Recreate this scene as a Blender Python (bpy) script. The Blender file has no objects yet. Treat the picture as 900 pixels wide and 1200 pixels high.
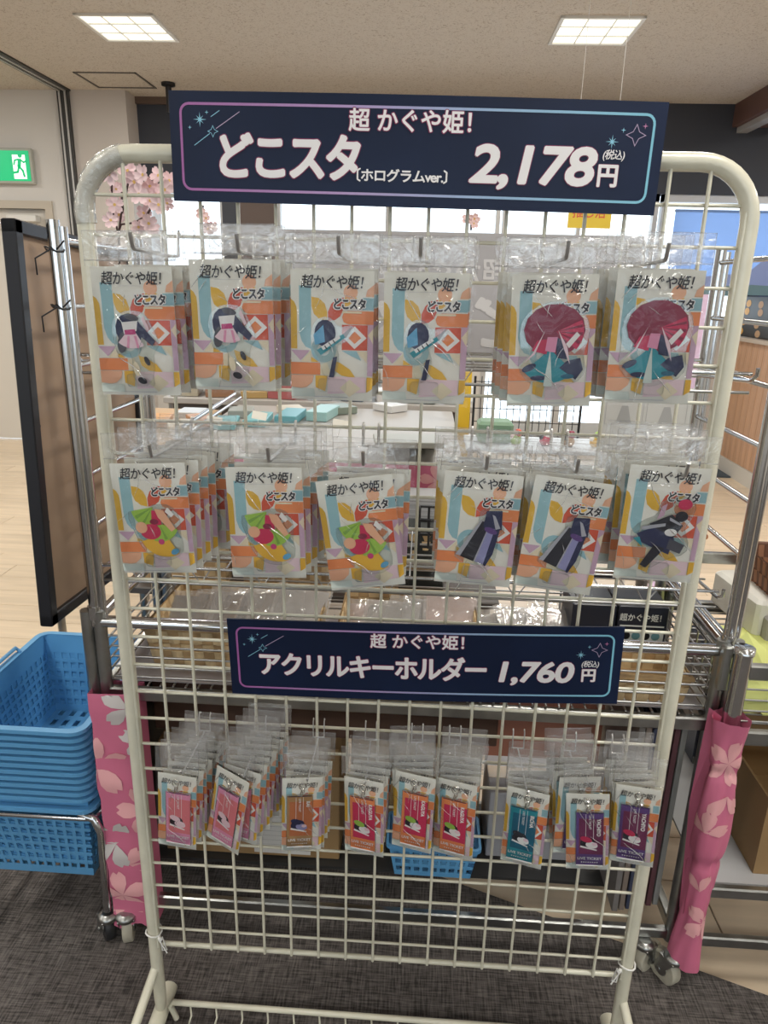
import bpy, math, random
from mathutils import Vector, Matrix
random.seed(7)
SC = bpy.context.scene
COL = SC.collection
# ------------------------------------------------------------------ camera
F_PX = 833.07
CAM = Vector((0.0267, -1.00044, 1.3892))
M = Matrix(((0.99799, -0.04812, -0.0390), (0.05035, 0.95236, 0.3018), (0.02270, -0.30190, 0.95309)))
def _R(a, b, c):
    ca, sa, cb, sb, cc, sc = math.cos(a), math.sin(a), math.cos(b), math.sin(b), math.cos(c), math.sin(c)
    Rz = Matrix(((cc, -sc, 0), (sc, cc, 0), (0, 0, 1)))
    Rx = Matrix(((1, 0, 0), (0, ca, -sa), (0, sa, ca)))
    Ry = Matrix(((cb, 0, sb), (0, 1, 0), (-sb, 0, cb)))
    return Rz @ Rx @ Ry
M = _R(-0.306607706, -0.0240907209, 0.0506157141)
cd = bpy.data.cameras.new('camera'); cam = bpy.data.objects.new('camera', cd); COL.objects.link(cam)
cd.sensor_fit = 'VERTICAL'; cd.sensor_height = 36; cd.sensor_width = 27; cd.lens = F_PX / 1200 * 36
cd.clip_start = 0.02; cd.clip_end = 100
R4 = Matrix((M.col[0], M.col[2], -M.col[1])).transposed().to_4x4()
cam.matrix_world = Matrix.Translation(CAM) @ R4
SC.camera = cam
# measuring helpers: a direction of the photograph met with a chosen plane of the room
def ray(u, v): return M @ Vector(((u - 450) / F_PX, 1, -(v - 600) / F_PX))
def PY(u, v, y): d = ray(u, v); return CAM + d * ((y - CAM.y) / d.y)
def PZ(u, v, z): d = ray(u, v); return CAM + d * ((z - CAM.z) / d.z)
def PX(u, v, x): d = ray(u, v); return CAM + d * ((x - CAM.x) / d.x)
# ------------------------------------------------------------------ world, exposure, lights
H = 2.79
SC.view_settings.view_transform = 'Standard'; SC.view_settings.look = 'None'
SC.view_settings.gamma = 1; SC.view_settings.use_curve_mapping = False
SC.view_settings.exposure = 0.12
SC.cycles.transparent_max_bounces = 32
SC.cycles.max_bounces = 8
w = bpy.data.worlds.new('sky'); SC.world = w; w.use_nodes = True
w.node_tree.nodes['Background'].inputs[0].default_value = (0.78, 0.9, 1.0, 1)
w.node_tree.nodes['Background'].inputs[1].default_value = 2.6
LIGHT_X = (-4.43, -1.76, 0.909, 3.58); LIGHT_Y = (3.68, 1.6, -0.5, -2.6)
for lx in LIGHT_X:
    for ly in LIGHT_Y:
        l = bpy.data.lights.new('ceiling_lamp', 'AREA'); l.shape = 'SQUARE'; l.size = 0.4
        l.energy = 22; l.color = (1.0, 0.96, 0.88)
        o = bpy.data.objects.new('ceiling_lamp', l); COL.objects.link(o); o.location = (lx, ly, H - 0.012)
# ------------------------------------------------------------------ materials
MATS = {}
def mat(name, col=(.8, .8, .8), rough=.5, metal=0, bump=0, bscale=40, var=0, vscale=8, emit=0, alpha=None, coat=0, stretch=None, spec=None, trans=0, rnd=0):
    if name in MATS: return MATS[name]
    m = bpy.data.materials.new(name); m.use_nodes = True; MATS[name] = m
    nt = m.node_tree; b = nt.nodes['Principled BSDF']; L = nt.links
    b.inputs['Base Color'].default_value = (*col, 1); b.inputs['Roughness'].default_value = rough
    b.inputs['Metallic'].default_value = metal
    if coat: b.inputs['Coat Weight'].default_value = coat; b.inputs['Coat Roughness'].default_value = .08
    if spec is not None: b.inputs['Specular IOR Level'].default_value = spec
    if trans: b.inputs['Transmission Weight'].default_value = trans
    if alpha is not None: b.inputs['Alpha'].default_value = alpha
    if emit:
        b.inputs['Emission Color'].default_value = (*col, 1); b.inputs['Emission Strength'].default_value = emit
    if bump or var:
        tc = nt.nodes.new('ShaderNodeTexCoord'); mp = nt.nodes.new('ShaderNodeMapping'); L.new(tc.outputs['Object'], mp.inputs[0])
        if stretch: mp.inputs['Scale'].default_value = stretch
    if bump:
        n = nt.nodes.new('ShaderNodeTexNoise'); n.inputs['Scale'].default_value = bscale; n.inputs['Detail'].default_value = 4
        bp = nt.nodes.new('ShaderNodeBump'); bp.inputs['Strength'].default_value = bump; bp.inputs['Distance'].default_value = .01
        L.new(mp.outputs[0], n.inputs['Vector']); L.new(n.outputs[0], bp.inputs['Height']); L.new(bp.outputs[0], b.inputs['Normal'])
    src = None
    if var:
        n = nt.nodes.new('ShaderNodeTexNoise'); n.inputs['Scale'].default_value = vscale; n.inputs['Detail'].default_value = 5
        L.new(mp.outputs[0], n.inputs['Vector'])
        r = nt.nodes.new('ShaderNodeValToRGB'); r.color_ramp.elements[0].position = .3; r.color_ramp.elements[1].position = .7
        r.color_ramp.elements[0].color = (*[c * (1 - var) for c in col], 1); r.color_ramp.elements[1].color = (*[min(1, c * (1 + var)) for c in col], 1)
        L.new(n.outputs[0], r.inputs[0]); L.new(r.outputs[0], b.inputs['Base Color']); src = r.outputs[0]
    if rnd:
        oi = nt.nodes.new('ShaderNodeObjectInfo'); hs = nt.nodes.new('ShaderNodeHueSaturation')
        mr = nt.nodes.new('ShaderNodeMapRange'); mr.inputs['To Min'].default_value = 1 - rnd; mr.inputs['To Max'].default_value = 1 + rnd
        L.new(oi.outputs['Random'], mr.inputs[0]); L.new(mr.outputs[0], hs.inputs['Value'])
        hs.inputs['Color'].default_value = (*col, 1)
        if src: L.new(src, hs.inputs['Color'])
        L.new(hs.outputs[0], b.inputs['Base Color'])
    return m
def film(name, veil=.1, bump=.5, bscale=30, rough=.12, gl=.12, tint=(1, 1, 1)):
    if name in MATS: return MATS[name]
    m = bpy.data.materials.new(name); m.use_nodes = True; MATS[name] = m
    nt = m.node_tree; nt.nodes.clear(); L = nt.links; N = nt.nodes.new
    out = N('ShaderNodeOutputMaterial'); tr = N('ShaderNodeBsdfTransparent'); tr.inputs[0].default_value = (*tint, 1)
    gs = N('ShaderNodeBsdfGlossy'); gs.inputs['Roughness'].default_value = rough
    df = N('ShaderNodeBsdfDiffuse'); df.inputs[0].default_value = (.9, .9, .9, 1)
    tc = N('ShaderNodeTexCoord'); n = N('ShaderNodeTexNoise'); n.inputs['Scale'].default_value = bscale; n.inputs['Detail'].default_value = 2; n.inputs['Distortion'].default_value = 1.2
    oi = N('ShaderNodeObjectInfo'); ad = N('ShaderNodeVectorMath'); ad.operation = 'ADD'
    L.new(tc.outputs['Object'], ad.inputs[0]); L.new(oi.outputs['Random'], ad.inputs[1]); L.new(ad.outputs[0], n.inputs['Vector'])
    bp = N('ShaderNodeBump'); bp.inputs['Strength'].default_value = bump; bp.inputs['Distance'].default_value = .01
    L.new(n.outputs[0], bp.inputs['Height']); L.new(bp.outputs[0], gs.inputs['Normal'])
    fr = N('ShaderNodeFresnel'); fr.inputs[0].default_value = 1.3; 
    mx = N('ShaderNodeMath'); mx.operation = 'ADD'; mx.inputs[1].default_value = gl; mx.use_clamp = True; L.new(fr.outputs[0], mx.inputs[0])
    m1 = N('ShaderNodeMixShader'); m1.inputs[0].default_value = veil; L.new(tr.outputs[0], m1.inputs[1]); L.new(df.outputs[0], m1.inputs[2])
    m2 = N('ShaderNodeMixShader'); L.new(mx.outputs[0], m2.inputs[0]); L.new(m1.outputs[0], m2.inputs[1]); L.new(gs.outputs[0], m2.inputs[2])
    L.new(m2.outputs[0], out.inputs[0])
    return m
IVORY = mat('ivory_enamel', (.66, .64, .52), .35, var=.06, vscale=25, bump=.05, bscale=120, coat=.3)
CHROME = mat('chrome', (.62, .63, .64), .16, 1)
DULLCH = mat('worn_chrome', (.42, .43, .42), .32, 1, var=.25, vscale=14, bump=.05, bscale=60)
WIREM = mat('zinc_wire', (.42, .42, .42), .35, 1)
HOOKM = mat('hook_steel', (.6, .6, .6), .38, 1)
BAG = film('clear_bag_film', .004, .8, 22, .07, .004)
CREASE_GLINT = film('crease_glint', .35, .2, 20, .1, .35)  # raised bag folds in whiter film, painting in the lamp glints
BAGH = film('bag_header_film', .07, .8, 30, .12, .04)
CLEAR = film('clear_acrylic', .05, .0, 10, .03, .05, (.96, .98, .97))
RIM = film('acrylic_edge', .3, .1, 40, .1, .2)
PAPER = mat('card_white', (.80, .78, .70), .5)
BLACK = mat('black', (.012, .012, .014), .4)
WHITE = mat('white', (.85, .85, .83), .45)
def pc(n, c, r=.45): return mat('ink_' + n, c, r)
INK = dict(yel=pc('yellow', (.78, .46, .05)), blu=pc('blue', (.30, .51, .56)), red=pc('red', (.66, .10, .05)), org=pc('orange', (.80, .26, .09)),
           pch=pc('peach', (.82, .45, .28)), lil=pc('lilac', (.60, .40, .52)), crm=pc('cream', (.80, .70, .50)), pal=pc('pale', (.62, .68, .62)),
           blk=pc('black', (.02, .02, .03)), wht=pc('white', (.85, .83, .80)), nav=pc('navy', (.02, .025, .08)), pnk=pc('pink', (.75, .30, .45)),
           mag=pc('magenta', (.55, .05, .20)), lpk=pc('light_pink', (.82, .62, .66)), dgr=pc('dark_grey', (.08, .08, .10)), tea=pc('teal', (.02, .27, .33)),
           dtl=pc('deep_teal', (.01, .12, .2)), mar=pc('maroon', (.25, .02, .06)), crs=pc('crimson', (.58, .03, .10)), grn=pc('green', (.33, .55, .08)),
           dgn=pc('leaf_green', (.20, .38, .06)), lav=pc('lavender', (.30, .30, .52)), gry=pc('grey', (.42, .42, .46)), pur=pc('purple', (.12, .06, .22)),
           wine=pc('wine', (.17, .03, .09)), brn=pc('tan', (.42, .24, .10)), rst=pc('rust', (.50, .16, .06)), skb=pc('sky', (.12, .38, .60)), crl=pc('coral', (.70, .2, .22)))
# ------------------------------------------------------------------ mesh helpers
class MB:
    def __init__(s): s.v = []; s.f = []; s.m = []; s.sm = []
    def add(s, vs, fs, mi=0, smooth=False):
        o = len(s.v); s.v += [tuple(v) for v in vs]; s.f += [tuple(i + o for i in f) for f in fs]; s.m += [mi] * len(fs); s.sm += [smooth] * len(fs); return s
    def box(s, a, b, mi=0):
        x0, y0, z0 = a; x1, y1, z1 = b
        vs = [(x0, y0, z0), (x1, y0, z0), (x1, y1, z0), (x0, y1, z0), (x0, y0, z1), (x1, y0, z1), (x1, y1, z1), (x0, y1, z1)]
        return s.add(vs, [(0, 3, 2, 1), (4, 5, 6, 7), (0, 1, 5, 4), (1, 2, 6, 5), (2, 3, 7, 6), (3, 0, 4, 7)], mi)
    def bbox(s, a, b, c=.003, mi=0):   # box with chamfered vertical and horizontal edges
        x0, y0, z0 = a; x1, y1, z1 = b; vs = []; 
        def ring(z, e): return [(x0 + e + c, y0 + e, z), (x1 - e - c, y0 + e, z), (x1 - e, y0 + e + c, z), (x1 - e, y1 - e - c, z), (x1 - e - c, y1 - e, z), (x0 + e + c, y1 - e, z), (x0 + e, y1 - e - c, z), (x0 + e, y0 + e + c, z)]
        rs = [ring(z0, c), ring(z0 + c, 0), ring(z1 - c, 0), ring(z1, c)]
        for r in rs: vs += r
        fs = [tuple(reversed(range(8))), tuple(range(24, 32))]
        for k in range(3):
            for i in range(8): j = (i + 1) % 8; fs.append((k * 8 + i, k * 8 + j, k * 8 + 8 + j, k * 8 + 8 + i))
        return s.add(vs, fs, mi)
    def tube(s, pts, r, n=8, mi=0, closed=False, caps=True):
        pts = [Vector(p) for p in pts]; N = len(pts); vs = []; fs = []
        rr = r if isinstance(r, (list, tuple)) else [r] * N
        prev = None
        for i, p in enumerate(pts):
            if closed: t = pts[(i + 1) % N] - pts[i - 1]
            else: t = pts[min(i + 1, N - 1)] - pts[max(i - 1, 0)]
            t.normalize()
            if prev is None:
                a = Vector((0, 0, 1)) if abs(t.z) < .9 else Vector((1, 0, 0)); u = t.cross(a).normalized()
            else: u = (prev - t * prev.dot(t)).normalized()
            prev = u; w_ = t.cross(u)
            for k in range(n):
                an = 2 * math.pi * k / n; vs.append(p + (u * math.cos(an) + w_ * math.sin(an)) * rr[i])
        for i in range(N if closed else N - 1):
            j = (i + 1) % N
            for k in range(n): l = (k + 1) % n; fs.append((i * n + k, i * n + l, j * n + l, j * n + k))
        s.add(vs, fs, mi, True)
        if caps and not closed: s.add(vs[:n], [tuple(reversed(range(n)))], mi); s.add(vs[-n:], [tuple(range(n))], mi)
        return s
    def poly(s, pts, y, mi=0):        # flat print facing -y, pts = (x, z)
        return s.add([(x, y, z) for x, z in pts], [tuple(range(len(pts)))], mi)
    def prism(s, pts, y0, y1, mi=0, mside=None):   # outline in xz extruded along y
        n = len(pts); vs = [(x, y0, z) for x, z in pts] + [(x, y1, z) for x, z in pts]
        s.add(vs, [tuple(range(n)), tuple(reversed(range(n, 2 * n)))], mi)
        s.add(vs, [(i, i + n, (i + 1) % n + n, (i + 1) % n) for i in range(n)], mi if mside is None else mside); return s
    def mesh(s, name, mats):
        me = bpy.data.meshes.new(name); me.from_pydata(s.v, [], s.f); 
        for m in (mats if isinstance(mats, (list, tuple)) else [mats]): me.materials.append(m)
        me.polygons.foreach_set('material_index', s.m); me.polygons.foreach_set('use_smooth', s.sm); me.update(); return me
    def build(s, name, mats, parent=None, loc=None):
        return link(name, s.mesh(name, mats), parent, loc)
def link(name, me, parent=None, loc=None):
    o = bpy.data.objects.new(name, me); COL.objects.link(o)
    if parent: o.parent = parent
    if loc is not None: o.location = loc
    return o
def tag(o, label=None, cat=None, group=None, kind=None):
    if label: o['label'] = label
    if cat: o['category'] = cat
    if group: o['group'] = group
    if kind: o['kind'] = kind
    return o
def thing(name, label, cat, loc=(0, 0, 0), group=None, rz=0):
    o = bpy.data.objects.new(name, None); COL.objects.link(o); o.location = loc; o.rotation_euler = (0, 0, rz); o.empty_display_size = .05
    return tag(o, label, cat, group)
def copy_tree(o, parent=None):
    c = o.copy(); COL.objects.link(c); c.parent = parent
    for ch in list(o.children): copy_tree(ch, c)
    return c
def S(o): return tag(o, kind='structure')
_TX = {}
def text_mesh(s, size=1, offset=0, extrude=0, shear=0, align='CENTER', space=1, m=None, xs=1.0):
    key = (s, size, offset, extrude, shear, align, space, m.name if m else '', xs)
    if key in _TX: return _TX[key]
    c = bpy.data.curves.new('t', 'FONT'); c.body = s; c.size = size; c.offset = offset; c.extrude = extrude; c.shear = shear
    c.align_x = align; c.align_y = 'CENTER'; c.space_character = space; c.resolution_u = 4
    o = bpy.data.objects.new('t', c); COL.objects.link(o)
    dg = bpy.context.evaluated_depsgraph_get(); dg.update()
    me = bpy.data.meshes.new_from_object(o.evaluated_get(dg)); bpy.data.objects.remove(o)
    me.transform(Matrix.Diagonal((xs, 1, 1, 1)))
    me.transform(Matrix.Rotation(math.pi / 2, 4, 'X'))    # lies in xz, faces -y
    me.materials.clear()
    if m: me.materials.append(m)
    _TX[key] = me; return me
def text_into(mb, s, x, z, y, mi, rot=0, offset=0, **k):
    me = text_mesh(s, **k); n = 15 if offset > .0012 else 8 if offset > .0006 else (4 if offset > 0 else 1)
    rings = [(offset, n)] + ([(offset * .5, 6)] if offset > .0016 else [])
    for rr, n in rings:
        for q in range(n):
            dx, dz = (math.cos(q * 2.4), math.sin(q * 2.4)) if n > 1 else (0, 0)
            T = Matrix.Translation((x + rr * dx, y - q * .00001, z + rr * dz)) @ Matrix.Rotation(rot, 4, 'Y')
            mb.add([T @ v.co for v in me.vertices], [tuple(p.vertices) for p in me.polygons], mi)
def ell(cx, cz, rx, rz, a0=0, a1=360, n=20, rot=0):
    full = abs(a1 - a0) >= 359.9; out = []
    for i in range(n if full else n + 1):
        a = math.radians(a0 + (a1 - a0) * i / n); x, z = rx * math.cos(a), rz * math.sin(a); r = math.radians(rot)
        out.append((cx + x * math.cos(r) - z * math.sin(r), cz + x * math.sin(r) + z * math.cos(r)))
    return out
def rrect(x0, z0, x1, z1, r, n=5):
    out = []
    for cx, cz, a in ((x1 - r, z0 + r, -90), (x1 - r, z1 - r, 0), (x0 + r, z1 - r, 90), (x0 + r, z0 + r, 180)):
        out += ell(cx, cz, r, r, a, a + 90, n)
    return out
def band(outer, inner):   # ring faces between two equal-length outlines
    n = len(outer); return [(i, (i + 1) % n, (i + 1) % n + n, i + n) for i in range(n)]
def arc(c, r, a0, a1, plane, n=8):
    out = []
    for i in range(n + 1):
        a = math.radians(a0 + (a1 - a0) * i / n); out.append(plane(c, r * math.cos(a), r * math.sin(a)))
    return out
# ------------------------------------------------------------------ the room
YB = 5.3
def ceiling_mat():
    m = mat('ceiling_board', (.61, .56, .50), .9, bump=.25, bscale=55)
    nt = m.node_tree; L = nt.links; b = nt.nodes['Principled BSDF']
    tc = nt.nodes.new('ShaderNodeTexCoord'); v = nt.nodes.new('ShaderNodeTexNoise'); v.inputs['Scale'].default_value = 42; v.inputs['Detail'].default_value = 2; v.inputs['Distortion'].default_value = 2.5
    L.new(tc.outputs['Object'], v.inputs['Vector']); r = nt.nodes.new('ShaderNodeValToRGB')
    r.color_ramp.elements[0].position = .33; r.color_ramp.elements[0].color = (.40, .34, .28, 1); r.color_ramp.elements[1].position = .45; r.color_ramp.elements[1].color = (.61, .56, .50, 1)
    L.new(v.outputs[0], r.inputs[0]); L.new(r.outputs[0], b.inputs['Base Color']); return m
def wood_floor_mat():
    m = mat('pale_floor_wood', (.70, .57, .42), .3, var=.12, vscale=3, stretch=(.7, 9, 1), rnd=.06, bump=.02, bscale=30); return m
def carpet_mat():
    m = mat('charcoal_carpet', (.07, .06, .055), .95)
    nt = m.node_tree; L = nt.links; b = nt.nodes['Principled BSDF']; N = nt.nodes.new
    tc = N('ShaderNodeTexCoord'); outs = []
    for sc_ in ((260, 22, 1), (22, 260, 1)):
        mp = N('ShaderNodeMapping'); mp.inputs['Scale'].default_value = sc_; n = N('ShaderNodeTexNoise'); n.inputs['Scale'].default_value = 1; n.inputs['Detail'].default_value = 3
        L.new(tc.outputs['Object'], mp.inputs[0]); L.new(mp.outputs[0], n.inputs['Vector']); outs.append(n.outputs[0])
    n2 = N('ShaderNodeTexNoise'); n2.inputs['Scale'].default_value = 3; L.new(tc.outputs['Object'], n2.inputs['Vector'])
    a = N('ShaderNodeMath'); a.operation = 'ADD'; L.new(outs[0], a.inputs[0]); L.new(outs[1], a.inputs[1])
    a2 = N('ShaderNodeMath'); a2.operation = 'MULTIPLY_ADD'; a2.inputs[1].default_value = .3; L.new(n2.outputs[0], a2.inputs[0]); L.new(a.outputs[0], a2.inputs[2])
    r = N('ShaderNodeValToRGB'); r.color_ramp.elements[0].position = .85; r.color_ramp.elements[0].color = (.035, .03, .028, 1); r.color_ramp.elements[1].position = 1.0; r.color_ramp.elements[1].color = (.17, .15, .14, 1)
    mr = N('ShaderNodeMapRange'); mr.inputs['From Min'].default_value = .7; mr.inputs['From Max'].default_value = 1.6; L.new(a2.outputs[0], mr.inputs[0])
    r.color_ramp.elements[0].position = .25; r.color_ramp.elements[1].position = .8
    L.new(mr.outputs[0], r.inputs[0]); L.new(r.outputs[0], b.inputs['Base Color'])
    bp = N('ShaderNodeBump'); bp.inputs['Strength'].default_value = .5; bp.inputs['Distance'].default_value = .004; L.new(a.outputs[0], bp.inputs['Height']); L.new(bp.outputs[0], b.inputs['Normal'])
    return m
WALLM = mat('wall_paint', (.66, .645, .625), .75, bump=.05, bscale=150)
NAVYW = mat('navy_wall', (.035, .04, .055), .6, bump=.05, bscale=80)
ALU = mat('aluminium_frame', (.50, .50, .50), .4, .3)
ceil = S(MB().box((-6.5, -4.5, H), (5, 7, H + .1)).build('ceiling', ceiling_mat()))
fl = S(MB().box((-6.5, -4.5, -.1), (5, 7, -.006)).build('floor', mat('subfloor', (.2, .15, .1), .8)))
WF = wood_floor_mat()
pl = [MB().bbox((0, 0, -.006), (1.797, .147, 0), .0012).mesh('plank', WF)]
k = 0; yy = .0
while yy < 5.85:
    x0 = -5.4 - random.random() * 1.6
    while x0 < 3.4:
        o = link('plank', pl[0], fl, (x0, yy, 0)); x0 += 1.8
    yy += .15
# carpet in the foreground, cut on the diagonal
def cy(x): return .313 - .383 * (x - .36)
cp = MB(); P4 = [(-6.4, -4.4), (4.9, -4.4), (4.9, cy(4.9)), (-6.4, cy(-6.4))]
cp.add([(x, y, .0005) for x, y in P4] + [(x, y, .007) for x, y in P4], [(4, 5, 6, 7), (0, 1, 5, 4), (1, 2, 6, 5), (2, 3, 7, 6), (3, 0, 4, 7)])
S(cp.build('floor_carpet', carpet_mat()))
# left wall with door and exit sign
YL = 5.1
dl, dr, dt = -3.93, -3.10, 1.93
wl = MB().box((-6.5, YL, 0), (dl, YL + .12, H)).box((dr, YL, 0), (-2.8, YL + .12, H)).box((dl, YL, dt), (dr, YL + .12, H))
S(wl.build('wall_left_back', WALLM))
fr = MB().box((dl, YL - .02, 0), (dl + .05, YL + .1, dt)).box((dr - .0, YL - .02, 0), (dr + .06, YL + .1, dt + .06)).box((dl, YL - .02, dt), (dr, YL + .1, dt + .06))
d1 = S(MB().box((dl + .05, YL + .03, .01), (dr, YL + .07, dt)).build('door_1', mat('door_grey', (.66, .63, .58), .5)))
fr.build('door_frame', mat('beige_frame', (.52, .47, .40), .5), d1)
MB().bbox((-3.42, YL - .05, 1.83), (-3.17, YL + .03, 1.88), .006).build('door_closer', mat('closer', (.75, .75, .73), .4), d1)
MB().tube([(-3.3, YL - .03, 1.82), (-3.6, YL - .03, 1.81)], .008).build('closer_arm', CHROME, d1)
S(MB().box((-6.5, YL - .012, 0), (dl, YL, .06)).box((dr + .06, YL - .012, 0), (-2.8, YL, .06)).build('baseboard_left', mat('base_brown', (.12, .09, .08), .6)))
S(MB().box((-2.8, YL - .02, 0), (-2.36, YB + .4, H)).build('wall_pillar', mat('pillar_paint', (.56, .52, .49), .75)))
g = mat('track_dark', (.05, .05, .05), .4, .3)
S(MB().box((-2.89, YL - .05, 0), (-2.80, YL - .005, H - .0)).box((-2.875, YL - .057, 0), (-2.862, YL - .049, H), 1).box((-2.83, YL - .057, 0), (-2.817, YL - .049, H), 1).build('trim_1', [g, ALU]))
S(MB().box((-2.90, -4.4, H - .012), (-2.79, YL, H + .0)).box((-2.875, -4.4, H - .02), (-2.86, YL, H - .012), 1).box((-2.83, -4.4, H - .02), (-2.815, YL, H - .012), 1).build('trim_2', [g, ALU]))
# ceiling access hatch
hc = [PZ(*q, H) for q in ((85, 84), (158, 84), (183, 103), (117, 103))]
hx0, hx1, hy0, hy1 = hc[0].x, hc[1].x, hc[0].y, hc[2].y
hm = MB()
for a, b in (((hx0, hy0), (hx1, hy0 + .014)), ((hx0, hy1 - .014), (hx1, hy1)), ((hx0, hy0), (hx0 + .014, hy1)), ((hx1 - .014, hy0), (hx1, hy1))): hm.box((*a, H - .006), (*b, H + .001))
S(hm.build('trim_3', mat('hatch_frame', (.12, .11, .1), .5)))
# navy soffit wall at the back and the window band
wz0 = PY(820, 228, YB).z
S(MB().box((-2.36, YB, wz0), (4.9, YB + .15, H)).build('wall_back_upper', NAVYW))
S(MB().box((-2.36, YB - .03, H - .05), (-.9, YB, H)).build('trim_4', mat('brown_batten', (.12, .08, .06), .6)))
wb = 1.15
gx0, gx1 = PY(560, 480, YB).x, PY(772, 250, YB).x + .02
S(MB().box((-2.36, YB, 0), (gx0, YB + .15, wb)).box((gx1, YB, 0), (4.9, YB + .15, wb)).build('wall_back_lower', mat('lower_wall', (.60, .58, .55), .7)))
WIN = [(-2.36, PY(262, 250, YB).x), (PY(323, 250, YB).x, PY(587, 250, YB).x), (PY(590, 250, YB).x, PY(772, 250, YB).x), (PY(776, 250, YB).x, 4.9)]
gm = film('window_glass', .0, 0, 10, .02, .02)
for i, (x0, x1) in enumerate(WIN):
    f = MB(); t = .035
    for a, b in (((x0, wb), (x1, wb + t)), ((x0, wz0 - t * 1.6), (x1, wz0)), ((x0, wb), (x0 + t, wz0)), ((x1 - t, wb), (x1, wz0))): f.box((a[0], YB + .02, a[1]), (b[0], YB + .1, b[1]))
    mx_ = (x0 + x1) / 2
    if i: f.box((mx_ - .015, YB + .03, wb), (mx_ + .015, YB + .09, wz0))
    wo = S(f.build('window_%d' % (i + 1), ALU))
    MB().box((x0 + t, YB + .055, wb + t), (x1 - t, YB + .06, wz0 - t)).build('pane', gm, wo)
dg = MB(); gm2 = (gx0 + gx1) / 2
for a, b in (((gx0, 0), (gx1, .08)), ((gx0, wb - .03), (gx1, wb)), ((gx0, 0), (gx0 + .05, wb)), ((gx1 - .05, 0), (gx1, wb)), ((gm2 - .03, 0), (gm2 + .03, wb))): dg.box((a[0], YB + .02, a[1]), (b[0], YB + .1, b[1]))
wo = S(dg.build('window_5', ALU)); MB().box((gx0, YB + .055, .08), (gx1, YB + .06, wb - .03)).build('pane', gm, wo)
S(MB().box((WIN[0][1], YB - .04, 0), (PY(283, 250, YB).x, YB + .14, wz0)).build('trim_5', NAVYW))
S(MB().box((PY(283, 250, YB).x, YB - .05, 0), (WIN[1][0], YB + .14, wz0)).build('trim_6', mat('brown_column', (.10, .07, .06), .6)))
S(MB().box((4.9, -4.5, 0), (5, 7, H)).build('wall_right', WALLM))
S(MB().box((-6.5, -4.5, 0), (5, -4.4, 1.0)).box((-6.5, -4.5, 2.1), (5, -4.4, H)).box((-6.5, -4.5, 1.0), (-2.6, -4.4, 2.1)).box((2.6, -4.5, 1.0), (5, -4.4, 2.1)).build('wall_front', WALLM))
wf = MB()  # added window behind the camera, put in as fill light for the rack
for a in (-2.6, -1.3, 0, 1.3, 2.56): wf.box((a, -4.48, 1.0), (a + .04, -4.42, 2.1))
wf = S(wf.build('window_9', ALU)); MB().box((-2.56, -4.452, 1.0), (2.56, -4.448, 2.1)).build('pane', gm, wf)
S(MB().box((-6.5, -4.5, 0), (-6.4, YL + .12, H)).build('wall_left', WALLM))
# brown curtain box at the right end of the ceiling
q0 = PZ(862, 122, H)
S(MB().box((q0.x, 3.0, H - .16), (q0.x + .5, YB, H)).box((q0.x + .04, 3.0, H - .2), (q0.x + .12, YB, H - .16), 1).build('trim_7', [mat('curtain_box', (.13, .07, .06), .5), ALU]))
# ceiling light fixtures
def make_fixture():
    r = thing('ceiling_light', 'x', 'ceiling light'); a = .225
    fr_ = MB()
    for x0, y0, x1, y1 in ((-a, -a, a, -a + .02), (-a, a - .02, a, a), (-a, -a, -a + .02, a), (a - .02, -a, a, a)): fr_.box((x0, y0, -.012), (x1, y1, .0))
    fr_.build('frame', mat('fixture_frame', (.75, .74, .7), .4), r)
    MB().box((-a + .02, -a + .02, -.004), (a - .02, a - .02, -.001)).build('diffuser', mat('lamp_panel', (1, .97, .86), .5, emit=1.1), r)
    for i in range(2): MB().box((-a + .02, -.075 + i * .15 - .003, -.011), (a - .02, -.075 + i * .15 + .003, -.004)).build('louvre', mat('louvre_white', (.8, .8, .74), .4), r)
    for i in range(2): MB().box((-.075 + i * .15 - .003, -a + .02, -.0112), (-.075 + i * .15 + .003, a - .02, -.004)).build('louvre', mat('louvre_white'), r)
    return r
fx = make_fixture(); first = True
FXL = {-4.43: 'beyond the left partition', -1.76: 'above the exit sign side, upper left', .909: 'at the upper right, above the larger sign', 3.58: 'near the right wall'}
for ly, rowname in ((3.68, 'square recessed ceiling light '), (1.6, 'square recessed ceiling light of the nearer row ')):
    for lx in LIGHT_X:
        if first: o = fx; first = False
        else: o = copy_tree(fx)
        o.location = (lx, ly, H); o['label'] = rowname + FXL[lx]; o['group'] = 'square ceiling lights'
# exit sign
ec = [PY(*q, YL - .03) for q in ((-52, 177), (37, 174), (39, 216))]
ex0, ex1, ez1, ez0 = ec[0].x, ec[1].x, ec[1].z, ec[2].z
es = thing('exit_sign', 'green and white running figure emergency exit sign above the door', 'sign', ((ex0 + ex1) / 2, YL - .03, ez0))
hw = (ex1 - ex0) / 2; eh = ez1 - ez0
MB().bbox((-hw, -.02, 0), (hw, .03, eh), .006).build('housing', mat('sign_housing', (.45, .46, .42), .5), es)
MB().box((-hw + .02, -.024, .02), (hw - .02, -.0201, eh - .02)).build('panel', mat('sign_green', (.0, .42, .16), .4, emit=.7), es)
sw = mat('sign_white', (.85, .95, .88), .4, emit=.7); sp = MB(); yy = -.0255
bx0 = hw - .155; bx1 = hw - .05; T_ = eh - .05
sp.poly([(bx0, .035), (bx1, .035), (bx1, T_), (bx0, T_)], yy, 0)
def limb(mb, pts, r, y, mi):
    for a, b in zip(pts[:-1], pts[1:]):
        a = Vector(a); b = Vector(b); d = (b - a).normalized(); n = Vector((-d.y, d.x)) * r
        mb.poly([tuple(a + n), tuple(a - n), tuple(b - n), tuple(b + n)], y, mi); mb.poly(ell(b.x, b.y, r, r, n=10), y, mi)
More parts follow.
